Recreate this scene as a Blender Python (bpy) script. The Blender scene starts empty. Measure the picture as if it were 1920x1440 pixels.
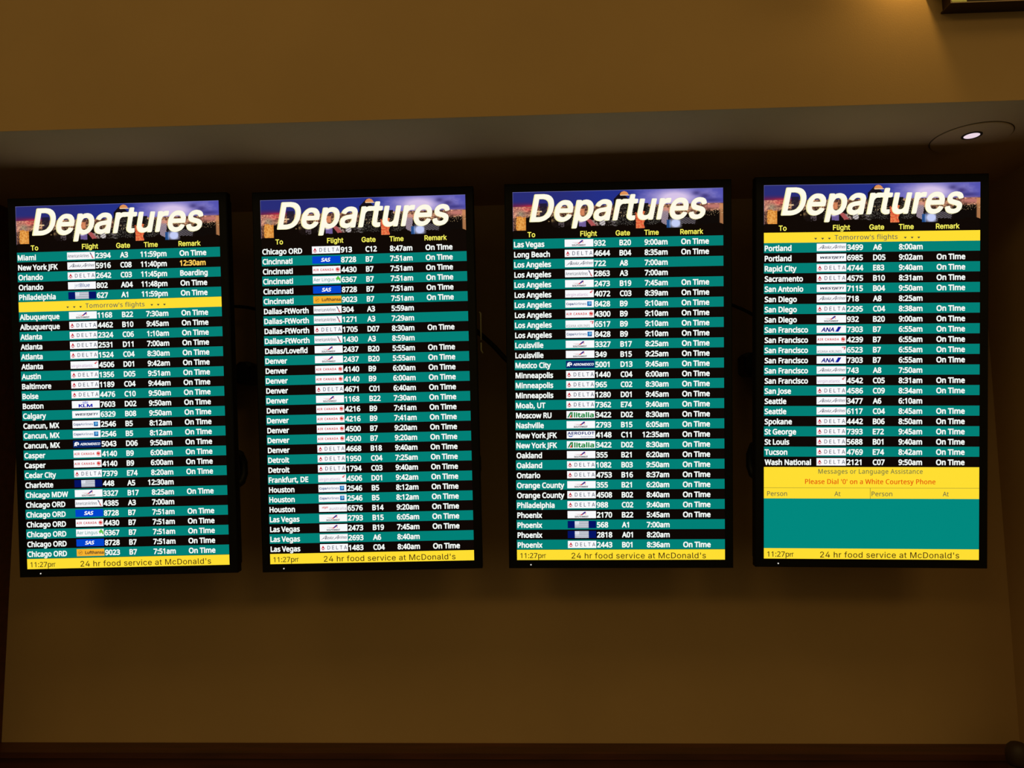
import bpy, math
import numpy as np
from mathutils import Matrix, Vector
from mathutils.geometry import tessellate_polygon

sc = bpy.context.scene
col = sc.collection
R = math.radians

def rotm(yaw, pitch, roll):
    return Matrix.Rotation(yaw, 3, 'Z') @ Matrix.Rotation(pitch, 3, 'X') @ Matrix.Rotation(roll, 3, 'Y')

# ------------------------------------------------------------------ camera
cd = bpy.data.cameras.new('camera')
cd.sensor_fit = 'HORIZONTAL'; cd.sensor_width = 36.0
cd.lens = 36.0 * 1343.18 / 1920.0
cd.clip_start = 0.02
cam = bpy.data.objects.new('camera', cd); col.objects.link(cam)
m = rotm(R(2.12815), R(5.33811), R(0.76544))
cam.matrix_world = Matrix.Translation((0, 0, 1.6)) @ (m @ Matrix.Rotation(math.pi/2, 3, 'X')).to_4x4()
sc.camera = cam

# ------------------------------------------------------------------ world and light
sc.view_settings.view_transform = 'Standard'; sc.view_settings.look = 'None'
sc.view_settings.exposure = 0.0; sc.view_settings.gamma = 1.0
sc.view_settings.use_curve_mapping = False
w = bpy.data.worlds.new('world'); sc.world = w; w.use_nodes = True
bg = w.node_tree.nodes['Background']
bg.inputs[0].default_value = (1.0, .77, .36, 1); bg.inputs[1].default_value = 0.125

def area(name, loc, target, sx, sy, power, color):
    l = bpy.data.lights.new(name, 'AREA'); l.shape = 'RECTANGLE'; l.size = sx; l.size_y = sy
    l.energy = power; l.color = color
    o = bpy.data.objects.new(name, l); col.objects.link(o); o.location = loc
    o.rotation_euler = (Vector(target) - Vector(loc)).to_track_quat('-Z', 'Y').to_euler()
    return o
# lamps of the hall, high up behind and in front of the viewer
area('hall_light', (-3.1, -4.2, 4.9), (0, 2.7, 1.0), 2.4, .9, 17.5, (1, .68, .22))
area('hall_light', (3.4, -4.2, 4.9), (0, 2.7, 1.0), 2.4, .9, 17.5, (1, .68, .22))
area('hall_light', (0.3, -0.9, 6.0), (0.2, 1.2, 0.0), 6.0, 1.4, 23, (1, .68, .22))

# ------------------------------------------------------------------ helpers
def lin(c):
    r = []
    for v in c[:3]:
        v /= 255.0
        r.append(v/12.92 if v <= .04045 else ((v+.055)/1.055)**2.4)
    return tuple(r) + (1.0,)

def mat(name, color, rough=.6, metal=0.0, bump=0.0, bscale=80, var=0.0, vscale=3, spec=.5):
    mt = bpy.data.materials.new(name); mt.use_nodes = True
    nt = mt.node_tree; p = nt.nodes['Principled BSDF']
    c = lin(color)
    p.inputs['Base Color'].default_value = c; p.inputs['Roughness'].default_value = rough
    p.inputs['Metallic'].default_value = metal; p.inputs['Specular IOR Level'].default_value = spec
    tc = nt.nodes.new('ShaderNodeTexCoord')
    if var:
        n = nt.nodes.new('ShaderNodeTexNoise'); n.inputs['Scale'].default_value = vscale; n.inputs['Detail'].default_value = 4
        nt.links.new(tc.outputs['Object'], n.inputs['Vector'])
        r = nt.nodes.new('ShaderNodeValToRGB')
        r.color_ramp.elements[0].position = .3; r.color_ramp.elements[1].position = .7
        r.color_ramp.elements[0].color = tuple(v*(1-var) for v in c[:3]) + (1,)
        r.color_ramp.elements[1].color = tuple(min(1, v*(1+var)) for v in c[:3]) + (1,)
        nt.links.new(n.outputs['Fac'], r.inputs['Fac']); nt.links.new(r.outputs['Color'], p.inputs['Base Color'])
    if bump:
        n = nt.nodes.new('ShaderNodeTexNoise'); n.inputs['Scale'].default_value = bscale; n.inputs['Detail'].default_value = 3
        nt.links.new(tc.outputs['Object'], n.inputs['Vector'])
        b = nt.nodes.new('ShaderNodeBump'); b.inputs['Strength'].default_value = bump; b.inputs['Distance'].default_value = .002
        nt.links.new(n.outputs['Fac'], b.inputs['Height']); nt.links.new(b.outputs['Normal'], p.inputs['Normal'])
    return mt

def wood(name, dark, light):
    mt = bpy.data.materials.new(name); mt.use_nodes = True
    nt = mt.node_tree; p = nt.nodes['Principled BSDF']; p.inputs['Roughness'].default_value = .45
    tc = nt.nodes.new('ShaderNodeTexCoord'); mp = nt.nodes.new('ShaderNodeMapping')
    mp.inputs['Scale'].default_value = (1.2, 14, 14)
    n = nt.nodes.new('ShaderNodeTexNoise'); n.inputs['Scale'].default_value = 3; n.inputs['Detail'].default_value = 6
    r = nt.nodes.new('ShaderNodeValToRGB')
    r.color_ramp.elements[0].position = .3; r.color_ramp.elements[1].position = .75
    r.color_ramp.elements[0].color = lin(dark); r.color_ramp.elements[1].color = lin(light)
    L = nt.links.new
    L(tc.outputs['Object'], mp.inputs['Vector']); L(mp.outputs['Vector'], n.inputs['Vector'])
    L(n.outputs['Fac'], r.inputs['Fac']); L(r.outputs['Color'], p.inputs['Base Color'])
    return mt

def emis(name, color, strength=1.0):
    mt = bpy.data.materials.new(name); mt.use_nodes = True
    p = mt.node_tree.nodes['Principled BSDF']
    p.inputs['Base Color'].default_value = (.02, .02, .02, 1)
    p.inputs['Emission Color'].default_value = lin(color); p.inputs['Emission Strength'].default_value = strength
    return mt

def screen_material(name, sampled):
    mt = bpy.data.materials.new(name); mt.use_nodes = True
    nt = mt.node_tree; p = nt.nodes['Principled BSDF']
    a = nt.nodes.new('ShaderNodeVertexColor'); a.layer_name = 'lit'
    p.inputs['Base Color'].default_value = (0, 0, 0, 1); p.inputs['Roughness'].default_value = .35
    p.inputs['Specular IOR Level'].default_value = .08
    nt.links.new(a.outputs['Color'], p.inputs['Emission Color']); p.inputs['Emission Strength'].default_value = 1.0
    mt.cycles.emission_sampling = 'FRONT_BACK' if sampled else 'NONE'
    return mt

class MB:
    def __init__(s): s.v = []; s.f = []; s.sm = []
    def add(s, vs, fs, smooth=False):
        o = len(s.v); s.v += [tuple(v) for v in vs]
        for f in fs: s.f.append([i+o for i in f]); s.sm.append(smooth)
    def box(s, x0, x1, y0, y1, z0, z1, b=0.0):
        if b <= 0:
            vs = [(x, y, z) for z in (z0, z1) for y in (y0, y1) for x in (x0, x1)]
            s.add(vs, [(0,2,3,1),(4,5,7,6),(0,1,5,4),(2,6,7,3),(0,4,6,2),(1,3,7,5)]); return
        # bevelled box: octagon-like loops stacked along y
        def ring(y, i):
            c = b
            return [(x0+i+c, y, z0+i), (x1-i-c, y, z0+i), (x1-i, y, z0+i+c), (x1-i, y, z1-i-c), (x1-i-c, y, z1-i), (x0+i+c, y, z1-i), (x0+i, y, z1-i-c), (x0+i, y, z0+i+c)]
        s.loft([ring(y0, b*.6), ring(y0+b*.6, 0), ring(y1-b*.6, 0), ring(y1, b*.6)])
    def loft(s, rings, cap0=True, cap1=True, smooth=False):
        n = len(rings[0]); vs = [p for r in rings for p in r]; fs = []
        for k in range(len(rings)-1):
            for i in range(n):
                j = (i+1) % n
                fs.append((k*n+i, k*n+j, (k+1)*n+j, (k+1)*n+i))
        o = len(s.v); s.add(vs, fs, smooth)
        if cap0: s.f.append([o+i for i in range(n)][::-1]); s.sm.append(False)
        if cap1: s.f.append([o+(len(rings)-1)*n+i for i in range(n)]); s.sm.append(False)
    def tube(s, pts, r, n=10):
        pts = [Vector(p) for p in pts]; rings = []
        for i, p in enumerate(pts):
            d = (pts[min(i+1, len(pts)-1)] - pts[max(i-1, 0)]).normalized()
            a = d.orthogonal().normalized() if i == 0 else (pa - d*pa.dot(d)).normalized()
            pa = a; b = d.cross(a)
            rings.append([tuple(p + (a*math.cos(t)+b*math.sin(t))*r) for t in [2*math.pi*k/n for k in range(n)]])
        s.loft(rings, smooth=True)
    def lathe(s, c, prof, n=40, smooth=True):
        rings = [[(c[0]+r*math.cos(2*math.pi*k/n), c[1]+r*math.sin(2*math.pi*k/n), c[2]+z) for k in range(n)] for r, z in prof]
        s.loft(rings, smooth=smooth)
    def build(s, name, mt, parent=None):
        me = bpy.data.meshes.new(name); me.from_pydata(s.v, [], s.f)
        me.polygons.foreach_set('use_smooth', s.sm); me.update()
        import bmesh
        bm = bmesh.new(); bm.from_mesh(me); bmesh.ops.recalc_face_normals(bm, faces=bm.faces); bm.to_mesh(me); bm.free()
        me.materials.append(mt)
        o = bpy.data.objects.new(name, me); col.objects.link(o)
        if parent: o.parent = parent
        return o

def tag(o, label, cat, group=None):
    o['label'] = label; o['category'] = cat
    if group: o['group'] = group
    return o
def empty(name, loc=(0,0,0), rot=None):
    o = bpy.data.objects.new(name, None); col.objects.link(o); o.empty_display_size = .1
    o.location = loc
    if rot is not None: o.rotation_euler = rot.to_euler()
    return o
def structure(name, boxes, mt):
    b = MB()
    for bx in boxes: b.box(*bx)
    o = b.build(name, mt); o['kind'] = 'structure'; return o

# ------------------------------------------------------------------ the setting
M_WALL = mat('beige_paint', (196, 158, 104), .85, bump=.12, bscale=260, var=.05, vscale=2.2, spec=.2)
M_SOFF = mat('soffit_paint', (206, 174, 132), .8, bump=.25, bscale=260, var=.04, vscale=3, spec=.25)
M_WOOD = wood('red_brown_wood', (70, 38, 20), (98, 50, 28))
M_FLOOR = mat('carpet', (70, 52, 40), .95, bump=.6, bscale=400, var=.2, vscale=9)
M_CASE = mat('black_casing', (6, 5, 5), .55, spec=.25, bump=.02, bscale=500)
M_BACK = mat('rear_plastic', (12, 11, 11), .6)
M_STEEL = mat('black_steel', (16, 15, 14), .5, metal=.3)
M_BRIGHT = mat('bright_steel', (235, 225, 170), .5)
M_RUB = mat('rubber', (10, 10, 10), .7)

Y_B, Y_F, Z_S = 2.731, 1.981, 2.561
structure('floor', [(-5, 5, -4, 2.9, -.1, 0)], M_FLOOR)
structure('wall_back', [(-2.2, 1.9, Y_B, 2.9, 0, 2.75)], M_WALL)
structure('wall_upper', [(-5, 5, Y_F, 1.983, Z_S, 2.75), (-5, 5, Y_F, 2.2, 2.75, 4.6)], M_WALL)
structure('ceiling', [(-2.2, 1.9, 1.983, Y_B, Z_S, 2.75)], M_SOFF)
structure('wall_left', [(-5, -2.04, Y_F, Y_B, 0, Z_S)], M_WOOD)
structure('wall_right', [(1.694, 5, Y_F, Y_B, 0, Z_S)], M_WALL)
structure('trim_1', [(-2.04, 1.694, 2.655, Y_B, 0, .515, 0), (-2.04, 1.694, 2.64, Y_B, .515, .535, 0)], M_WOOD)

# ------------------------------------------------------------------ lettering
GLYPHS = {"B":{"'":[60,[15,115,21,111,39,111,48,119,54,191,52,199,46,203,17,203,10,200,7,195,12,122]],
",":[72,[3,-42,11,-46,29,-46,39,-39,63,27,61,34,54,41,25,42,15,38,0,-31]],
"-":[87,[3,54,10,50,80,51,84,54,87,61,86,87,76,94,7,93,0,83,0,61]],
"/":[100,[-6,-8,2,-11,28,-11,36,-4,108,189,108,196,101,202,71,203,64,196,-8,3]],
"0":[154,[53,-10,86,-13,100,-11,116,-3,128,8,138,22,149,59,151,113,148,139,140,164,129,182,118,193,104,201,89,205,57,204,31,190,15,168,5,135,2,81,9,41,26,8,38,-3],[71,29,60,35,54,48,49,73,48,110,51,135,58,153,65,161,78,163,93,157,100,142,105,117,105,84,102,55,97,41,86,30]],
"1":[154,[64,-8,71,-11,96,-11,104,-8,107,0,107,192,103,200,96,203,71,202,16,160,13,152,15,145,26,131,35,125,42,126,60,140,61,138,61,0]],
"2":[154,[5,-8,13,-11,140,-11,147,-8,150,-4,150,25,144,32,78,33,72,36,122,88,135,109,141,127,143,152,138,171,128,185,111,198,85,205,56,204,31,195,6,178,5,167,24,146,31,145,56,160,74,163,85,161,93,156,96,142,94,127,83,109,3,25,2,0]],
"3":[154,[29,-10,74,-14,106,-8,131,8,145,30,149,52,147,73,139,89,123,102,134,113,141,128,144,146,142,161,137,175,128,186,117,195,103,202,74,206,48,203,19,192,3,179,4,168,15,153,23,148,30,148,54,161,70,163,88,161,97,150,95,135,85,125,68,121,41,120,31,113,30,88,34,81,41,78,70,77,88,74,99,67,102,55,101,44,96,37,81,30,48,30,12,41,5,38,1,30,1,4,8,-3]],
"4":[154,[89,-8,96,-11,125,-10,132,0,133,32,151,33,157,36,159,43,159,65,156,72,151,76,133,76,132,80,132,192,129,200,122,204,96,204,87,200,-5,65,-5,40,2,33,85,32,86,0],[53,76,53,80,85,126,86,76]],
"5":[154,[33,-10,68,-14,100,-9,126,5,144,30,149,52,149,73,143,92,134,106,120,117,104,125,86,128,60,128,57,132,60,159,126,159,133,163,136,168,136,193,129,202,28,203,19,197,10,102,12,95,31,83,64,87,86,84,97,77,103,62,102,48,98,41,82,31,57,29,37,33,20,41,9,38,6,30,6,4,13,-3]],
"6":[154,[57,-10,80,-14,109,-9,134,8,147,30,152,52,152,73,145,96,134,112,120,123,102,130,80,131,58,126,54,128,65,150,80,160,102,164,127,161,134,164,137,172,137,193,131,202,94,205,58,197,40,186,29,175,13,146,7,124,4,95,4,70,8,44,15,26,25,11,40,-2],[73,29,64,33,55,44,51,59,50,70,56,81,65,87,76,90,91,89,99,84,105,73,106,59,104,44,98,35,91,30]],
"7":[154,[28,-8,37,-11,62,-11,70,-9,73,-4,151,171,152,192,146,201,12,203,1,196,1,167,8,160,92,159,96,156,26,4]],
"8":[154,[48,-10,86,-14,115,-7,137,9,149,33,151,55,147,71,137,88,120,102,135,117,143,132,145,146,143,164,137,179,129,188,118,196,100,203,71,206,42,199,20,183,10,164,8,146,12,128,17,117,31,102,14,84,5,70,2,52,4,33,7,22,17,8,31,-3],[64,29,51,37,48,44,48,55,57,68,75,78,101,62,105,55,105,44,100,35,93,30,78,27],[78,123,64,130,56,139,54,153,64,162,86,163,93,160,99,153,97,137]],
"9":[154,[23,-10,42,-14,64,-13,86,-9,100,-3,126,18,142,48,150,95,151,121,147,146,140,164,130,181,116,193,100,201,71,206,42,199,20,183,7,161,3,139,4,113,10,95,20,79,35,68,50,63,75,61,97,66,100,62,91,44,75,32,57,28,28,31,20,29,16,22,16,1,18,-7],[100,64,98,66,100,67],[68,102,57,106,51,113,48,124,49,142,54,153,60,160,71,163,82,162,92,157,100,146,104,132,104,121,100,113,90,105]],
":":[72,[22,-11,41,-15,52,-10,59,-3,63,7,63,21,59,32,52,39,41,43,30,43,19,39,13,32,9,21,9,7,13,-4],[27,101,37,100,48,103,57,109,63,120,64,134,61,145,55,152,45,158,34,159,23,156,15,151,10,141,8,127,11,116,15,108]],
"A":[172,[-8,-8,0,-11,25,-11,32,-8,54,46,58,48,116,47,138,-8,145,-11,171,-11,178,-9,182,-5,181,7,107,196,102,203,72,204,65,198,-11,3],[72,94,83,124,87,127,99,94,94,92]],
"B":[175,[18,-8,26,-11,113,-10,142,1,161,18,169,36,171,65,163,87,147,102,162,127,164,152,158,174,142,190,124,198,91,203,26,203,16,196,15,0],[62,32,62,78,102,78,113,75,120,69,123,51,120,43,113,36,95,32],[62,122,62,160,102,158,113,154,116,149,117,134,109,125,91,122]],
"C":[170,[74,-10,96,-14,129,-13,158,-5,164,1,165,26,162,33,158,37,107,30,89,32,73,41,58,62,53,95,55,117,60,132,69,146,82,156,92,160,111,162,125,160,151,152,158,153,173,182,169,192,158,197,118,205,89,204,71,200,52,192,38,181,26,168,14,146,8,124,5,99,7,73,13,48,21,30,35,12,52,-2]],
"D":[196,[18,-8,26,-11,80,-11,113,-8,149,7,171,28,182,48,188,65,191,98,189,120,185,138,177,156,167,171,149,186,124,198,102,202,26,203,18,200,15,189,15,0],[62,32,62,160,91,159,109,156,128,145,139,127,143,98,141,76,136,62,128,49,113,39,98,34]],
"E":[149,[18,-8,26,-11,131,-11,142,-7,144,22,138,31,62,32,61,36,62,77,131,79,138,83,140,91,139,112,131,122,62,122,62,159,138,161,144,167,144,185,144,196,138,202,26,203,16,196,15,0]],
"F":[139,[18,-8,26,-11,51,-11,61,-4,62,70,128,70,138,76,139,105,133,112,62,115,61,156,66,159,138,161,144,167,144,185,144,196,138,202,26,203,16,196,15,0]],
"G":[196,[77,-10,107,-14,140,-12,180,-3,186,4,187,102,183,110,176,112,111,112,103,111,99,106,98,81,100,73,107,69,140,67,140,33,136,31,100,30,78,38,62,55,53,88,57,124,64,139,74,150,89,158,114,162,136,160,162,151,169,152,174,157,184,182,182,190,177,193,154,201,132,205,103,205,82,202,60,194,42,182,28,168,18,153,11,135,6,106,7,73,13,48,22,30,38,10,56,-2]],
"H":[199,[18,-8,29,-11,51,-11,58,-8,61,0,61,76,66,78,102,78,135,78,137,76,137,0,140,-8,149,-11,175,-11,181,-8,184,0,184,192,178,201,146,203,138,197,137,127,135,122,62,122,61,196,51,203,26,203,18,200,15,189,15,0]],
"I":[91,[3,-8,10,-11,80,-11,87,-9,91,-4,91,14,88,22,69,29,69,163,83,167,91,174,90,196,83,203,10,203,0,196,0,178,2,171,21,164,22,160,22,29,7,24,0,18,0,0]],
"J":[73,[-23,-59,4,-62,30,-55,48,-40,57,-22,60,3,60,192,57,200,51,203,22,203,14,196,13,-8,9,-15,4,-18,-21,-16,-31,-22,-31,-51]],
"K":[166,[18,-8,29,-11,51,-11,58,-8,61,0,61,69,69,73,131,-9,168,-11,175,-7,177,0,175,7,103,109,172,185,175,192,171,200,164,203,135,203,128,200,62,127,61,196,51,203,26,203,18,200,15,189,15,0]],
"L":[141,[18,-8,26,-11,135,-11,142,-8,145,0,145,25,138,32,62,33,61,192,58,200,51,203,22,202,15,192,15,0]],
"M":[244,[18,-8,26,-11,48,-11,55,-9,59,-4,60,91,62,97,102,-7,113,-11,131,-11,138,-8,182,103,183,-4,193,-11,218,-11,226,-8,229,0,229,189,225,200,218,203,193,203,178,202,174,200,124,71,120,68,70,200,62,203,37,203,26,203,18,200,15,189,15,0]],
"N":[204,[18,-8,26,-11,48,-11,55,-9,59,-4,60,109,62,116,142,-8,149,-11,178,-11,186,-8,189,0,189,189,186,200,178,203,153,203,145,196,144,80,142,76,62,200,55,203,33,203,18,200,15,189,15,0]],
"O":[210,[74,-10,114,-14,151,-5,165,4,180,18,197,48,202,66,205,95,203,117,198,142,190,161,179,175,162,191,143,200,125,204,103,206,82,204,60,197,42,186,30,175,20,161,12,142,6,117,5,88,8,66,15,41,26,22,38,9,56,-3],[103,30,82,34,67,45,57,66,53,99,56,124,67,147,82,158,107,162,129,158,144,146,154,124,157,95,153,66,143,44,129,34]],
"P":[163,[18,-8,29,-11,51,-11,58,-8,61,0,62,63,91,64,117,71,135,81,150,98,159,123,158,152,149,174,131,191,113,199,88,203,26,203,16,196,15,0],[62,108,62,160,88,159,106,152,111,145,113,134,107,116,91,109]],
"Q":[210,[141,-53,147,-57,183,-57,191,-54,194,-50,192,-39,157,-2,183,22,198,52,205,96,200,136,183,170,171,183,154,195,136,202,118,205,96,206,74,202,56,196,42,186,27,171,16,153,9,132,5,107,6,78,10,56,23,27,42,6,67,-8,107,-14],[96,30,75,38,62,52,54,78,54,114,62,139,74,154,89,160,114,162,136,154,148,139,155,114,155,78,148,52,136,38,122,31]],
"R":[167,[18,-8,29,-11,51,-11,58,-8,61,0,61,65,66,68,80,68,84,65,128,-8,135,-11,164,-11,174,-4,172,7,127,80,144,94,152,105,158,120,160,134,159,149,154,167,145,182,131,192,113,199,88,203,26,203,16,196,15,0],[62,112,62,159,91,159,107,152,112,145,113,134,110,123,106,118,91,112]],
"S":[147,[29,-10,64,-14,97,-10,123,2,140,22,145,41,146,55,144,70,137,84,115,104,61,129,54,135,52,146,57,157,72,162,93,161,123,152,128,153,133,160,141,182,136,193,101,204,61,204,31,193,18,182,11,172,6,157,5,139,8,124,15,110,39,89,90,66,97,59,99,52,95,37,79,30,50,31,13,41,6,38,3,30,4,1,10,-4]],
"T":[149,[54,-8,61,-11,86,-11,93,-9,97,-4,98,156,101,159,148,159,155,163,158,171,158,192,151,202,2,203,-8,196,-9,171,-5,162,2,159,50,159,51,156,51,0]],
"U":[196,[69,-10,100,-14,133,-8,156,4,173,26,180,44,183,66,183,193,177,202,148,203,138,197,135,55,131,44,122,35,100,30,75,35,65,44,61,55,58,197,49,203,31,203,20,202,14,197,13,70,16,44,23,26,35,9,50,-3]],
"V":[161,[60,-8,69,-11,94,-11,103,-4,172,189,172,196,167,201,134,203,127,199,80,71,33,200,25,203,0,203,-10,196,-11,189]],
"W":[250,[46,-8,57,-11,79,-11,87,-8,123,113,127,110,163,-8,170,-11,196,-11,203,-8,257,189,254,200,247,203,221,203,214,200,211,196,181,83,147,196,141,202,108,203,101,196,68,84,39,196,36,200,28,203,3,203,-5,200,-8,189]],
"X":[157,[-7,-8,1,-11,26,-11,34,-9,77,60,121,-8,128,-11,154,-11,165,-8,168,0,165,7,106,102,161,185,163,192,160,200,154,203,121,202,81,141,77,141,37,202,4,203,-3,200,-6,192,-4,185,50,102,-8,7,-10,0]],
"Y":[152,[56,-8,62,-11,91,-11,99,-4,100,72,163,189,162,196,156,202,127,203,118,200,76,122,34,200,29,203,0,203,-10,196,-9,185,52,72,53,0]],
"Z":[154,[2,-8,10,-11,141,-11,152,-7,154,0,154,22,148,32,68,33,63,36,150,167,152,192,148,200,141,203,14,203,6,200,2,192,2,171,5,163,10,160,83,159,88,156,1,25,-1,0]],
"a":[151,[35,-10,52,-14,70,-13,85,-10,99,-2,107,-10,128,-11,136,-9,139,-4,139,113,128,138,110,152,88,157,63,157,34,149,18,139,19,128,30,106,38,105,59,114,78,116,89,113,94,102,92,98,59,95,34,88,16,77,8,66,2,48,4,19,16,1],[56,29,48,37,49,44,54,52,70,57,92,59,94,55,92,44,85,34,70,28]],
"b":[165,[18,-10,41,-11,52,-2,66,-10,84,-14,103,-13,121,-8,135,2,147,15,153,26,160,48,160,95,148,128,130,146,110,155,84,157,59,151,58,204,55,212,48,215,19,215,14,212,12,204,12,1,14,-7],[77,29,66,35,60,48,58,73,60,95,64,106,70,112,81,115,95,114,104,110,111,99,115,73,113,52,109,41,103,33,92,28]],
"c":[129,[55,-10,73,-14,98,-13,120,-6,128,1,129,26,124,36,116,37,87,29,69,31,57,41,51,66,54,95,58,104,65,111,84,115,113,108,122,113,131,139,129,146,120,151,87,158,54,154,28,139,11,113,6,95,4,73,9,33,25,7,40,-4]],
"d":[165,[51,-10,84,-13,113,-3,120,-11,142,-11,149,-9,153,-3,154,204,151,212,145,215,116,215,109,210,108,153,105,151,76,158,47,153,26,139,12,117,4,84,4,59,8,37,23,8,36,-3],[69,29,58,37,52,52,50,70,53,92,58,106,65,113,73,115,87,115,98,110,105,95,108,70,106,48,101,37,94,31,84,28]],
"e":[152,[58,-10,84,-14,109,-12,134,-4,142,4,142,30,137,37,131,39,98,29,76,29,62,36,53,52,54,56,138,56,148,62,148,95,139,124,120,146,98,156,65,157,40,148,19,128,8,102,4,62,11,30,30,4],[54,98,62,111,76,116,91,113,98,106,100,99]],
"f":[92,[21,-8,29,-11,55,-11,63,-4,64,112,95,116,100,127,100,145,96,152,91,155,66,155,65,163,67,171,73,175,98,171,106,174,115,200,113,207,109,211,76,217,58,215,44,209,33,200,25,189,16,152,0,147,-6,142,-5,120,0,115,18,112,18,0]],
"g":[165,[42,-72,76,-76,109,-72,134,-57,146,-39,151,-25,154,-3,154,143,152,150,145,155,120,155,113,147,84,157,54,155,29,141,12,117,6,95,4,59,9,33,21,12,36,-3,54,-11,84,-13,105,-7,107,-10,102,-25,87,-33,58,-32,25,-22,18,-26,15,-32,17,-61,22,-66],[69,29,58,37,52,52,50,70,52,92,58,106,65,113,73,115,87,115,98,109,106,95,108,70,106,48,102,37,94,31,84,28]],
"h":[166,[15,-8,23,-11,48,-11,57,-4,60,94,66,109,84,115,102,112,109,102,110,-4,117,-11,146,-11,152,-8,155,0,155,102,149,127,139,142,117,154,88,157,59,150,57,207,48,215,19,215,12,207,12,0]],
"i":[69,[15,-8,21,-11,46,-11,53,-9,57,-4,58,145,50,155,21,155,16,152,12,145,12,0],[23,160,28,157,42,157,57,171,60,182,58,192,53,201,46,207,28,208,18,203,13,196,10,185,11,174,14,167]],
"j":[69,[-18,-72,7,-76,32,-70,47,-57,56,-36,57,146,52,153,39,157,47,160,56,168,60,186,54,201,39,209,21,205,14,199,10,190,10,179,14,168,21,160,31,157,18,154,12,146,12,-25,7,-33,-15,-31,-24,-36,-25,-65]],
"k":[143,[15,-8,26,-11,48,-11,54,-8,57,0,59,49,63,48,106,-9,143,-11,149,-8,152,0,150,7,95,80,95,83,146,138,147,149,139,155,106,155,59,107,57,203,55,211,48,215,19,215,12,207,12,0]],
"l":[69,[15,-8,23,-11,48,-11,55,-8,58,0,58,203,55,211,48,215,19,215,12,207,12,0]],
"m":[251,[15,-8,23,-11,48,-11,57,-4,59,94,66,110,73,114,84,116,97,112,102,102,104,-4,113,-11,139,-11,146,-8,149,0,151,98,161,112,175,116,188,112,194,102,196,-4,204,-11,230,-11,237,-8,241,0,240,102,237,120,230,136,212,152,190,157,161,155,135,141,121,151,99,157,77,157,55,149,44,155,23,155,16,152,12,142,12,0]],
"n":[166,[15,-8,23,-11,44,-11,55,-7,58,0,60,94,64,105,70,112,88,116,103,112,109,102,110,-4,113,-8,121,-11,146,-11,152,-8,155,0,155,105,148,131,135,145,117,155,99,158,77,156,55,148,44,155,23,155,15,152,12,142,12,0]],
"o":[163,[56,-10,91,-13,116,-7,138,9,154,37,159,73,153,110,137,135,124,146,109,153,80,158,47,151,25,135,14,121,8,106,4,70,10,33,18,19,29,6],[73,29,62,35,54,48,51,70,52,92,58,105,65,112,76,115,91,114,102,109,109,95,112,77,111,55,106,41,98,32,87,29]],
"p":[165,[15,-72,23,-76,44,-76,55,-71,58,-65,59,-7,84,-14,113,-10,135,2,153,26,161,63,158,106,143,135,121,152,92,158,73,156,55,148,41,155,23,155,13,150,12,-65],[77,29,66,35,60,48,58,66,59,92,64,106,70,112,92,115,103,111,111,99,114,81,114,59,110,44,103,33,92,28]],
"q":[165,[111,-72,116,-75,142,-76,149,-73,153,-68,153,146,149,153,142,155,120,155,113,147,87,157,54,155,29,141,12,117,4,84,4,59,8,37,22,10,44,-7,73,-14,91,-12,105,-7,108,-10,108,-65],[69,29,58,37,52,52,50,70,53,92,58,106,65,113,73,115,87,115,98,110,105,95,108,70,106,48,101,37,94,31,84,28]],
"r":[111,[15,-8,23,-11,44,-11,55,-7,58,0,60,91,66,103,77,111,88,114,106,112,112,116,118,145,113,154,99,157,81,157,66,153,55,145,44,155,23,155,13,149,12,0]],
"s":[129,[27,-10,57,-14,86,-11,108,-1,122,15,127,30,128,44,124,59,119,68,104,81,55,102,47,110,53,115,68,116,104,107,112,109,125,135,123,142,119,147,86,157,53,157,28,149,17,142,9,132,4,121,3,106,5,92,12,81,28,67,75,46,82,37,76,30,61,28,43,30,17,39,6,36,3,30,4,1,10,-4]],
"t":[97,[45,-10,59,-13,77,-13,95,-9,101,-3,102,19,100,26,91,31,66,29,61,33,60,44,60,113,91,115,97,117,101,124,101,146,99,151,91,155,62,155,60,157,58,182,51,188,33,188,25,182,15,155,-5,142,-7,124,0,115,13,113,14,37,18,15,29,-1]],
"u":[166,[48,-10,75,-14,94,-11,112,-4,123,-11,145,-11,152,-7,154,1,154,142,153,150,148,154,119,155,110,150,106,48,97,33,79,28,65,31,57,44,55,150,46,155,28,155,17,154,12,150,10,52,12,30,17,15,25,4]],
"v":[136,[46,-8,54,-11,80,-11,91,-7,147,142,147,149,142,154,109,155,102,149,69,59,33,152,25,155,0,155,-10,149,-10,138]],
"w":[211,[34,-7,43,-11,72,-11,77,-7,104,74,132,-7,141,-11,170,-11,176,-7,219,142,217,151,210,155,184,155,177,153,155,79,152,74,126,152,119,155,90,155,83,149,57,74,35,152,28,155,3,155,-5,152,-8,142]],
"x":[142,[-3,-8,5,-11,37,-10,70,36,106,-10,139,-11,145,-8,148,0,146,6,99,72,144,138,146,145,142,152,135,155,103,154,70,111,41,153,8,155,0,152,-4,145,-2,138,42,72,-4,7,-6,0]],
"y":[137,[-2,-72,22,-76,44,-72,58,-65,74,-47,85,-25,147,139,148,146,143,153,109,155,102,150,69,61,33,153,25,155,0,155,-9,150,-10,139,46,1,38,-21,29,-31,18,-34,0,-33,-7,-39,-8,-65]],
"z":[126,[2,-8,14,-11,116,-11,124,-8,127,0,127,18,123,27,116,29,65,30,61,32,123,120,125,145,121,152,112,155,17,155,7,151,4,145,4,123,9,116,61,115,65,112,1,22,-1,0]],
" ":[70]},
"R":{"'":[60,[20,124,26,120,37,120,40,124,44,194,16,193]],
",":[72,[9,-33,12,-37,30,-36,50,14,54,28,52,32,22,32]],
"-":[87,[8,63,12,59,74,59,78,63,77,84,11,85]],
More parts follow.
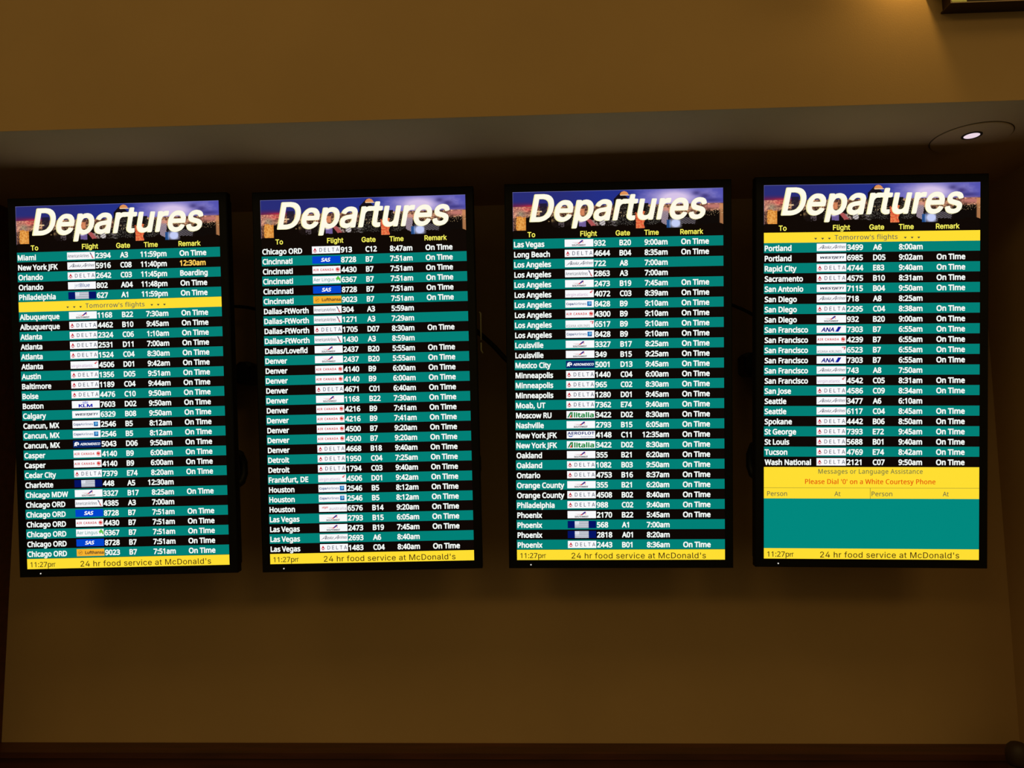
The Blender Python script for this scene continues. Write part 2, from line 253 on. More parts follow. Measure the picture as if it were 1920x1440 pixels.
"/":[100,[1,1,8,-2,26,-2,29,1,98,194,73,194,71,190]],
"0":[154,[55,-1,83,-5,113,5,131,28,140,60,142,111,132,159,115,184,87,196,62,196,37,184,22,162,13,133,11,82,18,42,33,14],[73,20,55,28,46,42,40,71,39,108,43,140,51,159,62,169,76,172,94,167,105,153,112,129,114,86,110,53,103,35,91,23]],
"1":[154,[70,1,76,-2,94,-2,98,1,98,190,94,194,72,192,22,150,36,133,69,160,70,158]],
"2":[154,[10,1,14,-2,141,-1,141,23,54,24,50,27,111,89,131,121,134,143,131,165,121,179,106,190,83,196,58,195,33,187,13,172,29,154,58,170,87,170,101,159,105,139,101,121,90,103,13,23]],
"3":[154,[30,-1,64,-5,101,0,122,12,136,31,141,53,137,75,122,92,104,100,129,122,134,137,134,155,125,177,106,191,82,197,57,196,35,190,12,177,11,173,24,156,57,171,86,171,100,162,106,148,102,129,90,118,72,112,42,111,39,89,42,87,82,85,101,77,111,60,108,39,93,25,72,20,46,21,11,31,11,6]],
"4":[154,[95,1,98,-2,120,-2,123,1,123,41,149,41,151,45,149,67,127,67,123,70,123,190,120,195,94,194,3,63,3,45,7,41,94,41],[36,69,94,155,94,68]],
"5":[154,[35,-1,65,-5,98,0,120,12,135,31,140,49,140,71,136,86,127,100,113,111,95,118,47,119,51,166,124,168,127,169,127,188,124,194,29,194,26,191,20,100,33,91,65,95,91,92,105,81,112,60,105,36,87,23,55,21,16,31,16,6]],
"6":[154,[58,-1,81,-5,107,0,126,13,139,35,143,53,142,79,135,97,122,111,107,119,85,122,63,119,45,107,42,111,49,140,61,159,89,172,125,170,129,173,129,184,125,195,85,196,59,188,36,169,21,140,13,89,17,46,32,17],[74,20,60,26,49,38,43,53,42,71,49,85,60,94,74,99,92,98,106,89,113,79,114,46,109,35,100,25]],
"7":[154,[34,1,39,-2,60,-2,66,1,143,172,141,194,13,194,9,190,9,172,13,168,104,168,110,165]],
"8":[154,[49,-1,80,-5,109,0,131,16,141,35,143,53,138,71,126,86,105,100,132,129,136,144,135,162,123,181,98,194,73,197,47,192,29,180,19,162,17,144,22,127,48,100,29,88,18,75,11,57,12,39,24,13],[62,20,44,31,39,53,47,71,73,88,105,70,113,60,115,46,109,31,98,23,83,19],[76,114,52,129,45,148,47,159,53,166,76,173,100,166,108,148,102,129]],
"9":[154,[26,-1,58,-5,92,2,117,20,133,49,142,97,138,144,124,174,98,193,73,197,47,192,29,180,16,159,11,137,13,111,21,93,33,80,51,72,69,69,91,73,109,84,112,82,107,57,95,35,69,21,26,21],[69,93,55,97,44,108,40,122,40,140,44,155,54,166,66,171,80,172,95,166,105,155,111,140,113,122,109,111,98,100,84,94]],
":":[72,[24,-3,39,-6,51,1,55,16,49,30,35,35,21,28,17,12],[28,110,43,110,54,121,54,139,42,149,28,149,18,139,18,121]],
"A":[172,[-2,1,1,-2,27,0,49,56,118,57,122,56,147,-2,172,-2,173,1,98,194,73,194],[59,85,85,156,112,85]],
"B":[175,[24,1,27,-2,115,0,138,9,155,25,162,45,159,74,150,89,130,103,148,118,156,139,151,168,136,183,118,190,93,194,27,194,24,190],[53,23,53,85,104,86,118,82,127,74,131,63,131,49,127,38,118,29,96,23],[53,114,53,169,104,167,118,161,124,154,125,132,115,118,93,113]],
"C":[170,[75,-1,116,-5,152,2,156,6,156,27,98,22,79,26,65,36,51,57,45,82,45,108,52,137,69,158,90,169,119,170,152,160,164,184,156,188,116,197,72,191,43,173,23,144,14,97,21,49,42,17]],
"D":[196,[24,1,27,-2,111,1,144,14,165,34,179,67,181,118,169,153,144,179,122,189,96,194,27,194,24,190],[53,24,53,169,93,168,118,162,138,147,149,121,152,96,143,56,133,41,115,30,96,25]],
"E":[149,[24,1,27,-2,133,-2,136,1,133,24,56,24,53,27,53,85,129,87,131,92,129,113,53,114,53,166,133,168,136,172,133,194,27,194,24,190]],
"F":[139,[24,1,27,-2,49,-2,53,1,53,78,131,81,129,105,53,106,53,166,133,168,136,172,133,194,27,194,24,190]],
"G":[196,[78,-1,127,-5,178,6,178,100,174,104,109,103,109,78,149,76,149,28,146,24,123,21,87,24,63,39,49,64,45,108,53,137,69,156,94,169,127,170,163,160,174,185,130,196,87,194,49,177,25,148,14,104,15,75,22,49,44,17]],
"H":[199,[24,1,27,-2,49,-2,53,1,53,85,144,87,146,1,151,-2,173,-2,173,194,147,194,144,113,53,114,53,190,49,194,26,194,24,190]],
"I":[91,[8,1,12,-2,77,-2,82,1,81,16,63,20,60,27,60,169,81,176,81,194,12,194,8,190,10,176,31,169,31,70,31,23,10,16]],
"J":[73,[-21,-50,-2,-53,20,-50,37,-39,48,-21,51,5,49,194,24,194,22,190,20,-13,9,-25,-20,-25,-23,-28]],
"K":[166,[24,1,27,-2,49,-2,53,1,53,71,67,86,71,86,136,-2,165,-2,168,1,91,107,165,190,163,194,133,193,53,106,53,190,49,194,35,194,26,194,24,190]],
"L":[141,[24,1,27,-2,133,-2,136,1,136,20,133,24,53,26,53,190,49,194,27,194,24,190]],
"M":[244,[24,1,27,-2,49,-2,51,1,53,147,108,1,111,-2,129,-2,134,1,191,152,191,1,195,-2,216,-2,220,1,220,190,217,194,180,193,122,41,64,193,26,194,24,190]],
"N":[204,[24,1,27,-2,49,-2,51,1,50,139,53,146,147,0,180,0,180,192,155,194,153,190,154,52,151,46,56,192,26,194,24,190]],
"O":[210,[76,-1,116,-5,149,4,174,24,189,53,196,97,189,140,169,173,138,192,98,197,61,188,37,169,21,140,14,93,23,46,43,16],[83,24,61,39,48,64,44,97,49,129,59,151,76,165,98,171,127,168,145,158,159,135,165,97,162,64,152,42,134,27,109,21]],
"P":[163,[24,1,27,-2,49,-2,53,1,53,71,111,78,129,88,143,103,150,125,150,150,142,169,125,184,89,194,27,194,24,190],[53,99,53,169,93,167,113,158,121,136,120,121,114,110,93,100]],
"Q":[210,[145,-44,149,-48,170,-48,181,-48,185,-44,144,-1,171,21,190,54,196,94,191,134,174,168,149,188,116,197,76,194,43,176,24,148,14,105,19,57,30,32,47,13,76,-2,112,-7],[101,21,76,27,58,43,46,72,45,108,51,137,65,158,87,169,116,171,139,163,155,145,164,119,165,83,158,54,145,34,127,24]],
"R":[167,[24,1,27,-2,49,-2,53,1,53,74,78,77,89,74,133,-1,162,-2,165,1,114,85,140,103,151,129,147,161,138,176,125,185,89,194,27,194,24,190],[53,103,53,167,93,167,115,158,120,147,121,132,118,120,111,110,93,103]],
"S":[147,[30,-1,66,-5,95,-2,117,9,132,28,137,57,128,82,109,97,55,122,45,133,43,144,50,162,66,170,91,170,124,161,131,186,102,195,66,196,38,188,20,169,14,144,22,115,44,96,97,71,104,64,108,53,102,32,84,22,51,22,14,31,11,6]],
"T":[149,[60,1,66,-2,88,-2,89,1,89,165,91,168,147,169,149,190,146,194,4,194,0,190,3,169,55,168,60,165]],
"U":[196,[70,-1,98,-5,127,-1,149,10,166,31,174,68,174,191,171,194,149,194,146,191,146,68,142,46,127,28,98,21,73,26,56,42,51,68,51,191,33,194,22,191,24,46,40,17,55,5]],
"V":[161,[66,1,70,-2,92,-2,96,1,163,190,161,194,136,194,133,190,81,40,27,194,1,194,-2,190]],
"W":[250,[51,1,55,-2,81,0,124,150,168,1,172,-2,197,-1,248,192,219,192,183,47,136,194,110,193,66,51,31,190,28,194,4,194,1,190]],
"X":[157,[-1,1,2,-2,28,-2,79,78,126,0,155,-2,158,1,96,99,154,190,152,194,126,194,79,122,35,191,31,194,5,194,3,190,62,99]],
"Y":[152,[62,1,67,-2,89,-2,91,1,91,74,154,190,152,194,125,194,78,106,74,107,27,194,1,194,-2,190,61,74]],
"Z":[154,[8,1,11,-2,142,-2,146,1,146,19,142,24,51,24,46,27,142,172,143,190,140,194,11,192,13,169,99,168,105,165,8,19]],
"a":[151,[37,-1,54,-5,75,-3,90,2,105,15,112,-2,131,-1,130,111,123,131,108,143,86,148,65,148,39,142,26,133,35,114,65,124,90,123,99,115,103,100,102,89,43,82,28,75,17,64,10,46,12,24,21,9],[54,20,43,27,40,35,40,46,46,57,65,65,101,68,102,46,94,30,75,20]],
"b":[165,[22,-1,41,-1,46,14,75,-3,97,-5,115,-1,130,8,140,21,152,57,149,104,141,122,128,137,108,147,86,149,68,145,49,133,49,202,46,207,24,207,20,202],[79,20,64,25,54,39,49,64,50,93,55,108,64,119,79,124,97,123,108,118,120,100,123,75,122,53,118,39,108,25,93,20]],
"c":[129,[56,-1,92,-5,111,-1,120,6,118,28,81,20,57,28,45,46,42,71,45,97,52,111,67,121,81,124,114,118,122,137,118,143,85,149,56,145,34,132,20,111,13,79,17,39,32,13]],
"d":[165,[52,-1,89,-4,103,2,118,14,121,-2,144,-1,143,206,117,206,114,134,89,148,60,147,37,137,20,115,13,82,17,39,30,13],[71,20,56,27,47,39,42,60,43,86,47,104,56,117,67,123,85,124,101,119,111,107,116,86,116,53,111,35,103,26,89,20]],
"e":[152,[59,-1,100,-4,134,6,132,29,103,21,74,21,54,31,44,49,42,60,45,65,136,65,140,68,139,97,132,119,117,137,96,147,67,148,45,140,27,123,16,100,13,64,19,35,34,13],[45,89,45,100,53,115,63,122,78,125,92,122,102,115,111,89]],
"f":[92,[27,1,31,-2,53,-2,55,1,55,121,91,125,89,146,56,147,58,172,71,183,100,181,106,201,103,203,71,208,45,199,31,179,27,147,2,136,2,125,27,121]],
"g":[165,[43,-63,78,-67,107,-63,125,-53,138,-38,145,-1,143,146,121,145,118,130,92,147,74,149,56,147,34,134,21,115,14,93,13,60,19,31,31,13,49,0,67,-5,92,-3,114,10,117,6,113,-23,96,-39,67,-42,27,-31,24,-34,24,-56],[71,20,56,27,46,42,43,86,47,104,56,117,67,123,85,124,100,119,112,104,116,82,116,53,113,39,103,26,89,20]],
"h":[166,[20,1,24,-2,46,-2,49,1,49,81,53,103,64,118,90,124,108,119,117,103,119,1,122,-2,144,-2,147,1,146,99,141,125,126,141,100,148,71,146,50,132,49,201,46,207,21,205]],
"i":[69,[20,1,26,-2,44,-2,49,1,49,143,44,146,22,146,20,143],[25,169,37,166,48,172,51,187,44,198,33,200,21,194,19,179]],
"j":[69,[-16,-63,5,-67,26,-63,40,-52,47,-38,49,144,45,146,20,144,20,-31,16,-38,8,-42,-17,-41],[32,166,45,169,51,180,48,193,37,200,26,198,19,188,21,173]],
"k":[143,[20,1,24,-2,46,-2,49,1,49,52,60,62,111,-2,140,-2,143,1,83,81,139,143,137,146,108,146,50,82,49,201,46,207,21,205]],
"l":[69,[20,1,24,-2,46,-2,49,1,49,201,46,207,21,205]],
"m":[251,[20,1,24,-2,46,-2,49,1,49,81,53,103,64,119,86,124,104,118,111,103,112,1,115,-2,137,-2,140,1,140,81,144,103,155,119,177,124,195,118,203,103,204,1,206,-2,231,0,231,103,224,129,210,143,188,149,159,145,133,128,119,143,100,148,71,146,50,132,42,146,24,146,20,143]],
"n":[166,[20,1,24,-2,46,-2,49,1,49,81,53,103,64,118,90,124,108,119,117,103,119,1,122,-2,144,-2,147,1,146,103,141,125,130,139,111,147,86,149,64,143,50,132,42,146,24,146,20,143]],
"o":[163,[58,-1,81,-5,111,1,132,16,145,39,150,75,144,108,129,131,107,145,81,149,52,144,31,128,17,104,12,71,18,39,34,13],[74,20,60,25,48,39,43,57,42,86,47,104,56,116,71,123,89,124,103,119,115,104,121,82,120,57,114,39,106,28,92,21]],
"p":[165,[20,-63,24,-67,39,-67,46,-67,49,-63,50,11,75,-3,108,-3,131,9,146,31,152,60,149,104,136,129,116,144,100,148,79,148,64,143,50,132,42,146,20,144],[79,20,64,25,54,39,49,64,50,89,55,108,64,119,75,123,93,124,108,118,118,104,123,82,122,57,117,39,108,26,97,20]],
"q":[165,[116,-63,118,-67,132,-67,143,-67,145,-63,145,144,121,145,118,130,92,147,74,149,56,147,34,134,19,111,12,75,17,39,30,13,56,-3,89,-4,116,9],[71,20,56,27,48,39,43,57,43,86,47,104,56,117,67,123,85,124,101,119,111,107,116,86,116,53,111,36,103,26,89,20]],
"r":[111,[20,1,24,-2,46,-2,49,1,49,78,52,96,60,110,71,118,86,123,105,121,108,147,75,147,50,127,42,146,24,146,20,143]],
"s":[129,[28,-1,55,-5,80,-3,102,6,113,17,119,39,113,61,96,75,47,97,40,104,39,111,44,120,62,125,80,124,106,116,116,137,113,140,84,148,51,148,29,140,15,126,12,104,19,86,33,74,80,53,89,46,91,39,84,24,69,19,44,20,15,30,12,28,12,6]],
"t":[97,[46,-1,71,-5,89,-2,93,2,93,21,71,19,60,22,53,30,51,42,51,122,89,123,92,126,92,144,53,146,51,177,35,179,24,150,2,137,2,126,22,122,24,28,31,9]],
"u":[166,[49,-1,88,-4,106,3,117,12,124,-2,144,-1,146,140,142,146,117,144,117,60,110,35,99,24,77,19,55,27,48,42,47,144,19,144,21,31,30,11]],
"v":[136,[51,1,56,-2,81,-2,85,1,139,143,136,146,110,146,108,143,70,36,67,34,27,146,1,146,-2,143]],
"w":[211,[40,2,44,-2,70,-2,72,2,106,108,139,-1,168,-2,210,143,208,147,186,147,181,143,153,37,121,145,91,146,59,40,30,144,4,147,1,143]],
"x":[142,[3,1,6,-2,32,-2,72,53,108,-1,137,-2,139,1,88,74,137,143,133,146,108,146,72,94,35,146,6,145,54,74]],
"y":[137,[1,-63,20,-67,42,-64,55,-56,67,-41,138,140,136,146,109,144,71,35,28,144,-2,144,55,-1,45,-26,35,-38,23,-42,2,-42]],
"z":[126,[8,1,12,-2,117,-1,117,20,44,23,116,125,116,143,114,146,15,146,13,143,15,123,82,121,10,19]],
" ":[70]},
"A":{"0":[181,[67,-6,81,-9,100,-9,114,-6,132,3,143,14,153,27,161,45,165,63,169,89,169,114,165,142,160,161,151,180,139,194,125,205,107,211,92,213,74,211,60,206,49,200,38,189,28,176,22,161,16,140,13,114,13,89,15,67,20,45,29,27,38,14,52,1],[89,27,78,29,71,34,60,49,52,74,51,107,55,140,63,161,74,172,81,176,92,177,103,174,111,170,122,154,129,129,131,96,127,67,120,45,114,37,107,31,100,28]],
"D":[201,[18,-3,25,-7,97,-6,119,-3,137,3,151,11,164,22,174,34,182,51,189,73,191,102,190,124,186,142,177,164,166,179,151,193,130,204,108,209,25,210,19,208,17,200],[57,30,57,171,61,174,94,174,108,172,119,168,130,161,138,153,145,142,150,128,153,95,150,77,145,62,134,46,115,34,94,30]],
"F":[164,[18,-3,25,-7,50,-7,56,-3,57,81,137,82,144,84,145,88,145,113,141,118,57,119,57,173,151,175,154,182,154,204,152,209,148,210,25,210,19,208,17,200]],
"G":[208,[80,-6,97,-9,118,-9,140,-4,155,2,169,12,180,24,189,38,195,56,198,70,198,103,195,108,191,109,115,109,108,107,106,103,106,81,109,74,155,73,158,70,154,56,147,45,137,36,126,31,104,28,82,34,67,45,55,63,51,78,49,92,48,110,51,129,56,143,63,154,71,163,82,170,100,175,122,173,133,169,143,161,151,150,157,136,162,133,191,133,195,136,196,143,191,159,184,172,176,183,155,200,129,210,111,213,89,212,71,207,54,198,37,183,26,169,17,150,12,132,10,110,11,81,14,63,21,45,32,27,45,12,64,0]],
"R":[180,[18,-3,25,-7,50,-7,56,-3,57,70,61,72,75,72,94,72,96,70,137,-5,141,-7,170,-7,174,-6,177,-3,177,4,136,80,151,91,160,102,167,117,170,135,170,153,165,171,155,186,141,199,123,207,105,210,25,210,19,208,17,200],[57,109,57,173,61,174,105,173,115,170,124,164,130,153,131,139,128,124,122,117,115,113,105,110]],
"T":[179,[71,-3,75,-6,104,-7,109,-3,109,0,109,171,111,174,115,174,170,174,173,179,174,197,174,204,170,210,13,210,8,208,6,204,6,182,6,179,10,175,68,174,70,171]],
"a":[156,[41,-7,56,-10,74,-10,87,-7,104,2,105,-3,111,-7,136,-7,141,-3,141,99,140,117,136,128,129,140,118,150,107,155,93,159,78,161,64,159,49,156,36,150,26,143,17,132,11,121,10,117,13,111,38,103,42,103,45,105,50,113,59,121,74,125,93,123,100,117,103,110,103,103,100,99,60,93,38,88,20,78,10,66,7,55,5,44,9,23,15,12,22,4],[60,26,49,30,44,37,45,48,49,53,67,60,100,65,103,63,101,44,93,33,78,26]],
"e":[162,[59,-6,76,-10,90,-10,116,-4,130,4,140,12,148,23,152,34,152,38,149,43,123,49,119,48,112,37,104,30,94,26,80,26,69,28,61,32,54,39,49,48,46,59,50,61,149,61,152,62,155,66,153,103,143,128,126,146,114,154,101,158,87,160,69,159,54,156,43,150,32,141,24,132,15,117,10,103,7,84,7,66,9,52,15,34,23,19,32,9,43,1],[47,95,50,106,58,116,69,123,80,125,90,124,101,120,110,110,115,99,112,95]],
"g":[170,[55,-63,69,-66,87,-67,116,-62,128,-56,138,-49,151,-31,155,-16,156,-2,156,151,152,158,123,158,119,155,116,147,105,155,90,160,72,160,58,158,43,151,32,143,23,133,15,118,8,93,8,60,14,38,27,17,47,2,69,-4,94,-3,105,1,116,8,118,6,115,-16,109,-25,98,-30,80,-32,65,-29,55,-23,43,-10,40,-10,15,-23,14,-31,25,-46,38,-56],[76,31,64,35,53,46,46,64,46,86,50,104,58,115,69,123,87,125,101,119,112,108,117,89,118,68,113,49,105,38,94,32]],
"h":[164,[15,-3,22,-7,47,-7,51,-3,54,102,58,112,65,119,72,123,83,125,94,123,100,120,107,113,110,106,112,95,112,-3,116,-6,142,-7,145,-6,149,-3,150,0,149,102,147,117,142,131,135,142,127,150,116,156,105,159,91,161,76,159,65,155,54,148,52,153,52,204,51,208,47,210,22,210,16,208,14,204]],
"i":[67,[15,-3,21,-7,46,-7,50,-5,52,0,52,150,50,157,46,158,21,159,17,157,14,153],[26,171,35,170,42,172,52,179,56,186,57,197,55,204,50,210,42,215,32,216,24,215,15,208,11,200,10,190,13,182,19,175]],
"k":[152,[15,-3,22,-7,47,-7,51,-3,52,51,62,60,111,-3,116,-7,149,-7,152,-6,156,0,91,84,91,88,148,146,151,153,145,158,112,158,109,157,54,101,52,106,52,204,51,208,47,210,22,210,16,208,14,204]],
"l":[76,[36,-4,51,-8,69,-7,77,-4,79,3,72,27,69,28,54,28,53,32,51,207,47,210,22,210,15,207,14,203,14,29,16,18,22,7,29,0]],
"m":[244,[15,-3,22,-7,47,-7,51,-3,54,106,57,113,64,120,72,124,80,125,94,121,99,117,102,110,104,-3,109,-7,138,-6,141,0,142,106,145,114,151,120,160,125,167,125,174,125,184,120,188,117,191,110,192,-3,196,-6,200,-7,225,-6,229,-3,230,0,229,106,227,124,220,139,214,146,203,154,182,161,167,161,152,157,142,152,127,140,120,149,112,155,94,161,72,159,54,149,47,158,18,158,14,153,14,150]],
"o":[166,[59,-6,76,-10,90,-10,105,-7,120,-1,133,8,141,18,149,30,155,44,159,66,159,84,157,99,151,117,142,132,132,143,120,152,105,158,90,160,76,160,61,158,47,152,36,144,25,133,17,121,11,106,8,92,7,70,9,52,14,37,21,22,32,9,43,1],[76,26,61,32,52,44,46,63,46,84,50,103,61,117,72,124,87,125,101,120,109,114,114,106,120,88,120,66,116,48,106,34,94,27]],
"p":[170,[15,-60,22,-64,47,-64,51,-60,52,-2,54,4,65,-4,76,-8,91,-10,109,-8,123,-3,134,5,145,16,152,28,159,45,162,60,163,82,161,100,155,118,147,132,137,143,123,153,105,159,91,161,72,158,54,147,51,155,47,158,22,159,18,158,15,154],[80,26,69,31,58,45,53,63,53,89,58,107,67,118,80,124,94,125,109,118,118,107,124,85,124,63,118,45,109,33,94,26]],
"r":[104,[15,-3,22,-7,47,-7,51,-3,52,95,54,106,59,113,69,121,80,123,98,122,102,124,104,128,104,153,102,159,94,160,76,160,65,157,54,150,49,157,43,159,22,159,18,158,14,153]],
"s":[146,[47,-6,73,-10,87,-9,102,-5,113,-1,124,7,131,16,136,26,139,37,138,52,135,63,127,74,109,85,62,98,55,102,51,106,51,114,55,120,62,124,73,126,84,125,91,122,96,117,102,107,106,104,131,109,135,112,136,117,135,121,126,139,114,150,98,157,73,161,47,156,36,151,26,143,18,133,14,124,12,114,13,99,17,88,25,77,35,70,47,65,91,53,98,48,100,44,100,37,95,31,84,26,73,25,62,26,53,30,47,36,44,45,40,49,11,44,7,37,10,26,16,15,29,2]],
"t":[91,[46,-5,61,-8,76,-8,87,-6,92,-1,87,25,83,28,61,28,58,32,57,39,57,122,61,124,83,124,86,126,88,130,88,152,87,155,83,158,57,159,57,188,54,194,25,195,20,192,19,188,18,159,3,159,-3,155,-4,130,-1,125,18,124,19,122,21,24,25,13,30,6]],
"u":[164,[51,-5,65,-8,83,-8,98,-4,112,6,113,-2,116,-6,142,-7,145,-6,149,-3,150,151,149,155,145,158,120,159,116,158,112,155,110,49,105,39,98,32,91,28,80,27,69,29,62,33,57,38,53,49,52,155,47,158,29,159,18,158,15,155,14,57,16,35,22,20,29,9,40,0]],
" ":[75]},
"H":{"D":[201,[17,-5,23,-8,27,-8,96,-8,117,-5,136,1,152,10,165,21,176,35,185,53,190,72,193,101,191,126,186,148,178,166,165,183,150,195,128,206,99,212,23,212,19,210,16,206,16,3],[59,31,58,170,63,172,96,172,117,167,128,161,136,154,143,143,148,130,151,112,151,93,149,79,144,64,132,46,117,37,96,32]],
"a":[156,[41,-8,55,-11,73,-11,87,-8,102,0,104,-5,109,-8,135,-8,142,-4,143,101,141,119,137,130,130,141,120,150,109,156,95,160,80,162,62,161,47,157,26,144,16,134,10,123,8,115,11,110,40,101,47,105,51,112,58,119,73,124,91,122,98,116,101,108,101,101,98,100,51,93,30,86,18,78,8,65,4,43,8,21,14,10,21,3],[58,28,50,32,45,39,46,46,51,53,69,59,98,63,102,61,100,46,91,34,76,27]],
"e":[162,[59,-8,74,-11,89,-12,107,-9,120,-4,133,3,143,14,150,25,154,36,151,43,122,51,115,47,111,38,103,31,93,27,78,27,63,33,56,39,52,47,48,57,53,59,147,59,153,61,156,65,157,83,155,101,151,116,144,130,135,141,125,149,114,155,100,160,82,162,67,161,53,157,42,151,31,142,21,130,13,116,8,101,6,83,6,65,9,47,14,32,23,17,33,7,45,-2],[49,97,53,107,60,116,67,121,78,123,89,123,100,119,107,112,112,101,112,97,111,97]],
"p":[170,[14,-62,20,-65,42,-65,49,-65,52,-62,54,-58,54,-4,56,0,67,-7,82,-11,96,-11,111,-9,125,-4,136,4,146,15,153,25,160,44,163,58,164,84,162,102,156,120,147,135,136,146,125,154,111,160,93,162,71,159,56,151,49,159,45,160,20,160,14,156,13,149,13,-55],[78,28,66,36,57,51,54,69,55,91,59,105,67,116,78,122,96,123,109,116,118,102,122,84,122,62,116,44,107,33,93,27]],
"r":[104,[14,-5,20,-8,24,-8,45,-8,52,-5,54,-1,54,93,55,104,60,112,71,120,82,122,100,121,104,123,106,130,106,155,100,161,74,161,56,154,53,154,49,159,45,160,20,160,13,155,13,3]],
"s":[146,[47,-8,60,-11,79,-12,104,-6,116,-1,126,7,134,17,139,28,141,43,140,54,136,65,127,76,108,88,60,101,54,105,52,108,53,116,57,119,64,123,75,125,89,121,104,103,108,103,129,107,137,112,138,116,136,123,126,141,115,151,100,158,75,162,60,161,46,157,35,152,24,143,17,134,12,123,10,112,12,97,16,87,24,76,35,68,46,63,89,52,97,47,99,43,97,36,93,32,82,27,71,27,60,28,53,32,48,39,45,47,39,51,13,46,8,43,6,39,7,32,17,12,31,-1]],
"t":[91,[46,-6,60,-10,74,-10,89,-7,93,-3,93,5,87,26,81,30,63,29,60,33,59,37,59,121,63,122,81,122,87,125,90,132,90,154,85,159,59,161,59,190,56,195,52,197,27,197,20,194,18,190,17,161,1,160,-4,157,-6,154,-6,132,-2,124,16,122,18,121,18,37,19,23,24,12,29,5]],
"u":[164,[51,-7,67,-10,82,-10,94,-7,111,0,114,-7,118,-8,144,-8,151,-3,151,150,151,154,147,159,118,160,114,159,111,155,109,51,107,44,100,35,93,31,82,29,71,30,64,33,58,40,55,48,53,156,45,160,20,160,14,157,13,150,13,55,14,37,19,22,27,9,38,-1]],
" ":[75]},
"N":{"'":[82,[29,129,34,125,52,126,53,129,56,202,52,205,30,205,27,202]],
",":[75,[14,-46,17,-49,35,-48,56,27,53,30,28,30,25,27]],
"-":[181,[44,77,48,74,135,74,136,95,135,99,48,99,44,95]],
"/":[100,[5,-29,8,-32,22,-32,30,-31,31,-29,95,211,91,215,73,215,69,211]],
"0":[181,[68,-1,83,-4,101,-4,116,0,130,8,150,32,161,68,163,123,153,163,145,179,134,192,119,202,105,206,76,206,50,194,38,181,29,167,20,134,18,90,25,47,41,17,54,7],[76,24,61,37,51,57,46,87,47,127,53,152,64,170,76,179,94,182,114,174,128,152,135,119,135,79,128,50,116,31,98,22]],
"1":[181,[29,2,33,-2,156,-2,158,2,156,23,112,24,112,202,109,205,80,205,33,169,33,144,36,142,80,175,83,173,83,27,80,23,33,23,29,20]],
"2":[181,[24,2,28,-2,155,-2,157,2,157,20,155,24,71,24,66,27,129,95,144,115,151,129,154,147,150,169,139,187,122,201,97,208,68,205,46,193,31,173,25,151,28,143,51,144,54,158,60,170,71,178,86,182,100,181,115,174,124,162,126,147,124,133,112,115,25,20]],
"3":[181,[61,-1,89,-4,118,1,140,14,155,36,158,50,158,68,147,94,125,111,94,119,150,184,151,203,147,205,30,205,26,203,26,181,30,179,111,177,63,123,61,101,63,97,103,94,121,83,128,72,130,57,129,47,123,36,103,24,78,22,55,32,49,41,44,54,20,54,16,50,21,32,30,18,44,7]],
"4":[181,[111,2,112,-2,138,-1,139,38,142,41,167,42,167,64,163,67,140,67,138,127,116,129,111,126,110,67,46,67,125,202,123,205,102,205,96,202,14,64,14,42,109,41,111,38]],
"5":[181,[64,-1,80,-4,99,-4,113,0,128,7,140,17,150,32,156,47,158,65,156,83,150,101,139,116,128,125,113,132,95,135,77,133,57,127,61,177,146,179,148,181,148,196,146,205,40,205,37,203,25,101,51,97,73,107,99,108,110,103,120,94,129,72,128,54,122,39,112,28,99,23,80,22,66,28,55,39,48,54,26,54,22,50,27,32,36,17,49,7]],
"6":[181,[68,-1,93,-4,118,1,140,17,153,39,157,57,156,76,151,94,141,108,129,118,115,124,78,127,129,204,104,205,99,203,44,123,27,87,24,57,31,32,46,12],[89,21,74,25,60,36,53,50,52,65,54,79,64,94,78,103,93,104,107,101,121,90,128,76,129,61,127,47,118,32,104,23]],
"7":[181,[38,2,45,-2,67,-1,69,2,157,177,158,202,154,205,27,205,23,202,24,180,27,179,121,179,126,177]],
"8":[181,[64,-1,99,-4,128,4,150,20,161,43,161,61,156,79,146,93,129,105,129,108,143,119,151,134,154,152,151,170,136,192,121,202,106,206,77,207,56,199,37,184,28,163,27,145,31,130,41,116,52,108,52,105,34,92,25,79,20,61,20,43,26,28,34,17,48,6],[70,25,56,34,49,47,49,65,57,79,70,88,88,92,106,90,121,82,129,72,133,57,131,43,125,34,114,26,103,22,85,22],[81,118,66,125,59,134,55,148,57,163,65,174,77,181,92,182,106,180,117,173,124,163,126,148,124,137,117,128,106,120,96,118]],
"9":[181,[52,2,53,-2,82,0,137,82,154,118,157,147,149,173,133,193,111,205,86,208,60,201,38,184,27,162,24,144,25,126,30,111,39,97,49,87,64,80,82,76,100,78,102,75],[82,100,67,106,57,118,52,133,53,151,59,166,70,177,86,182,100,181,115,174,124,162,129,147,128,129,122,115,111,105,97,99]],
":":[75,[27,0,33,-3,44,-3,55,5,58,15,57,22,49,33,33,36,22,28,18,18,19,11],[28,109,44,107,55,117,57,131,47,144,33,146,20,135,19,120]],
"A":[192,[6,2,9,-2,34,-2,56,55,103,55,136,55,158,-2,183,-2,186,2,110,205,81,205,78,202],[67,81,66,86,96,175,126,82]],
"B":[182,[22,2,26,-2,121,0,146,10,162,27,169,49,166,75,154,93,133,107,146,115,155,126,160,140,160,158,152,180,135,196,121,202,102,205,26,205,22,202],[52,27,52,89,110,90,124,84,136,71,140,60,139,46,133,35,124,29,99,24,55,24],[52,118,51,177,55,179,106,178,121,173,128,165,132,155,132,140,126,129,117,121,99,116,55,116]],
"C":[204,[80,-1,116,-4,149,6,175,27,183,39,189,57,189,66,164,66,154,47,142,33,124,25,105,23,87,26,73,33,62,43,50,61,43,94,46,130,58,156,78,174,102,180,127,178,150,163,164,138,189,138,190,141,185,159,171,181,153,196,127,206,91,207,73,202,58,194,43,181,31,167,18,134,15,90,18,68,26,47,47,17,65,5]],
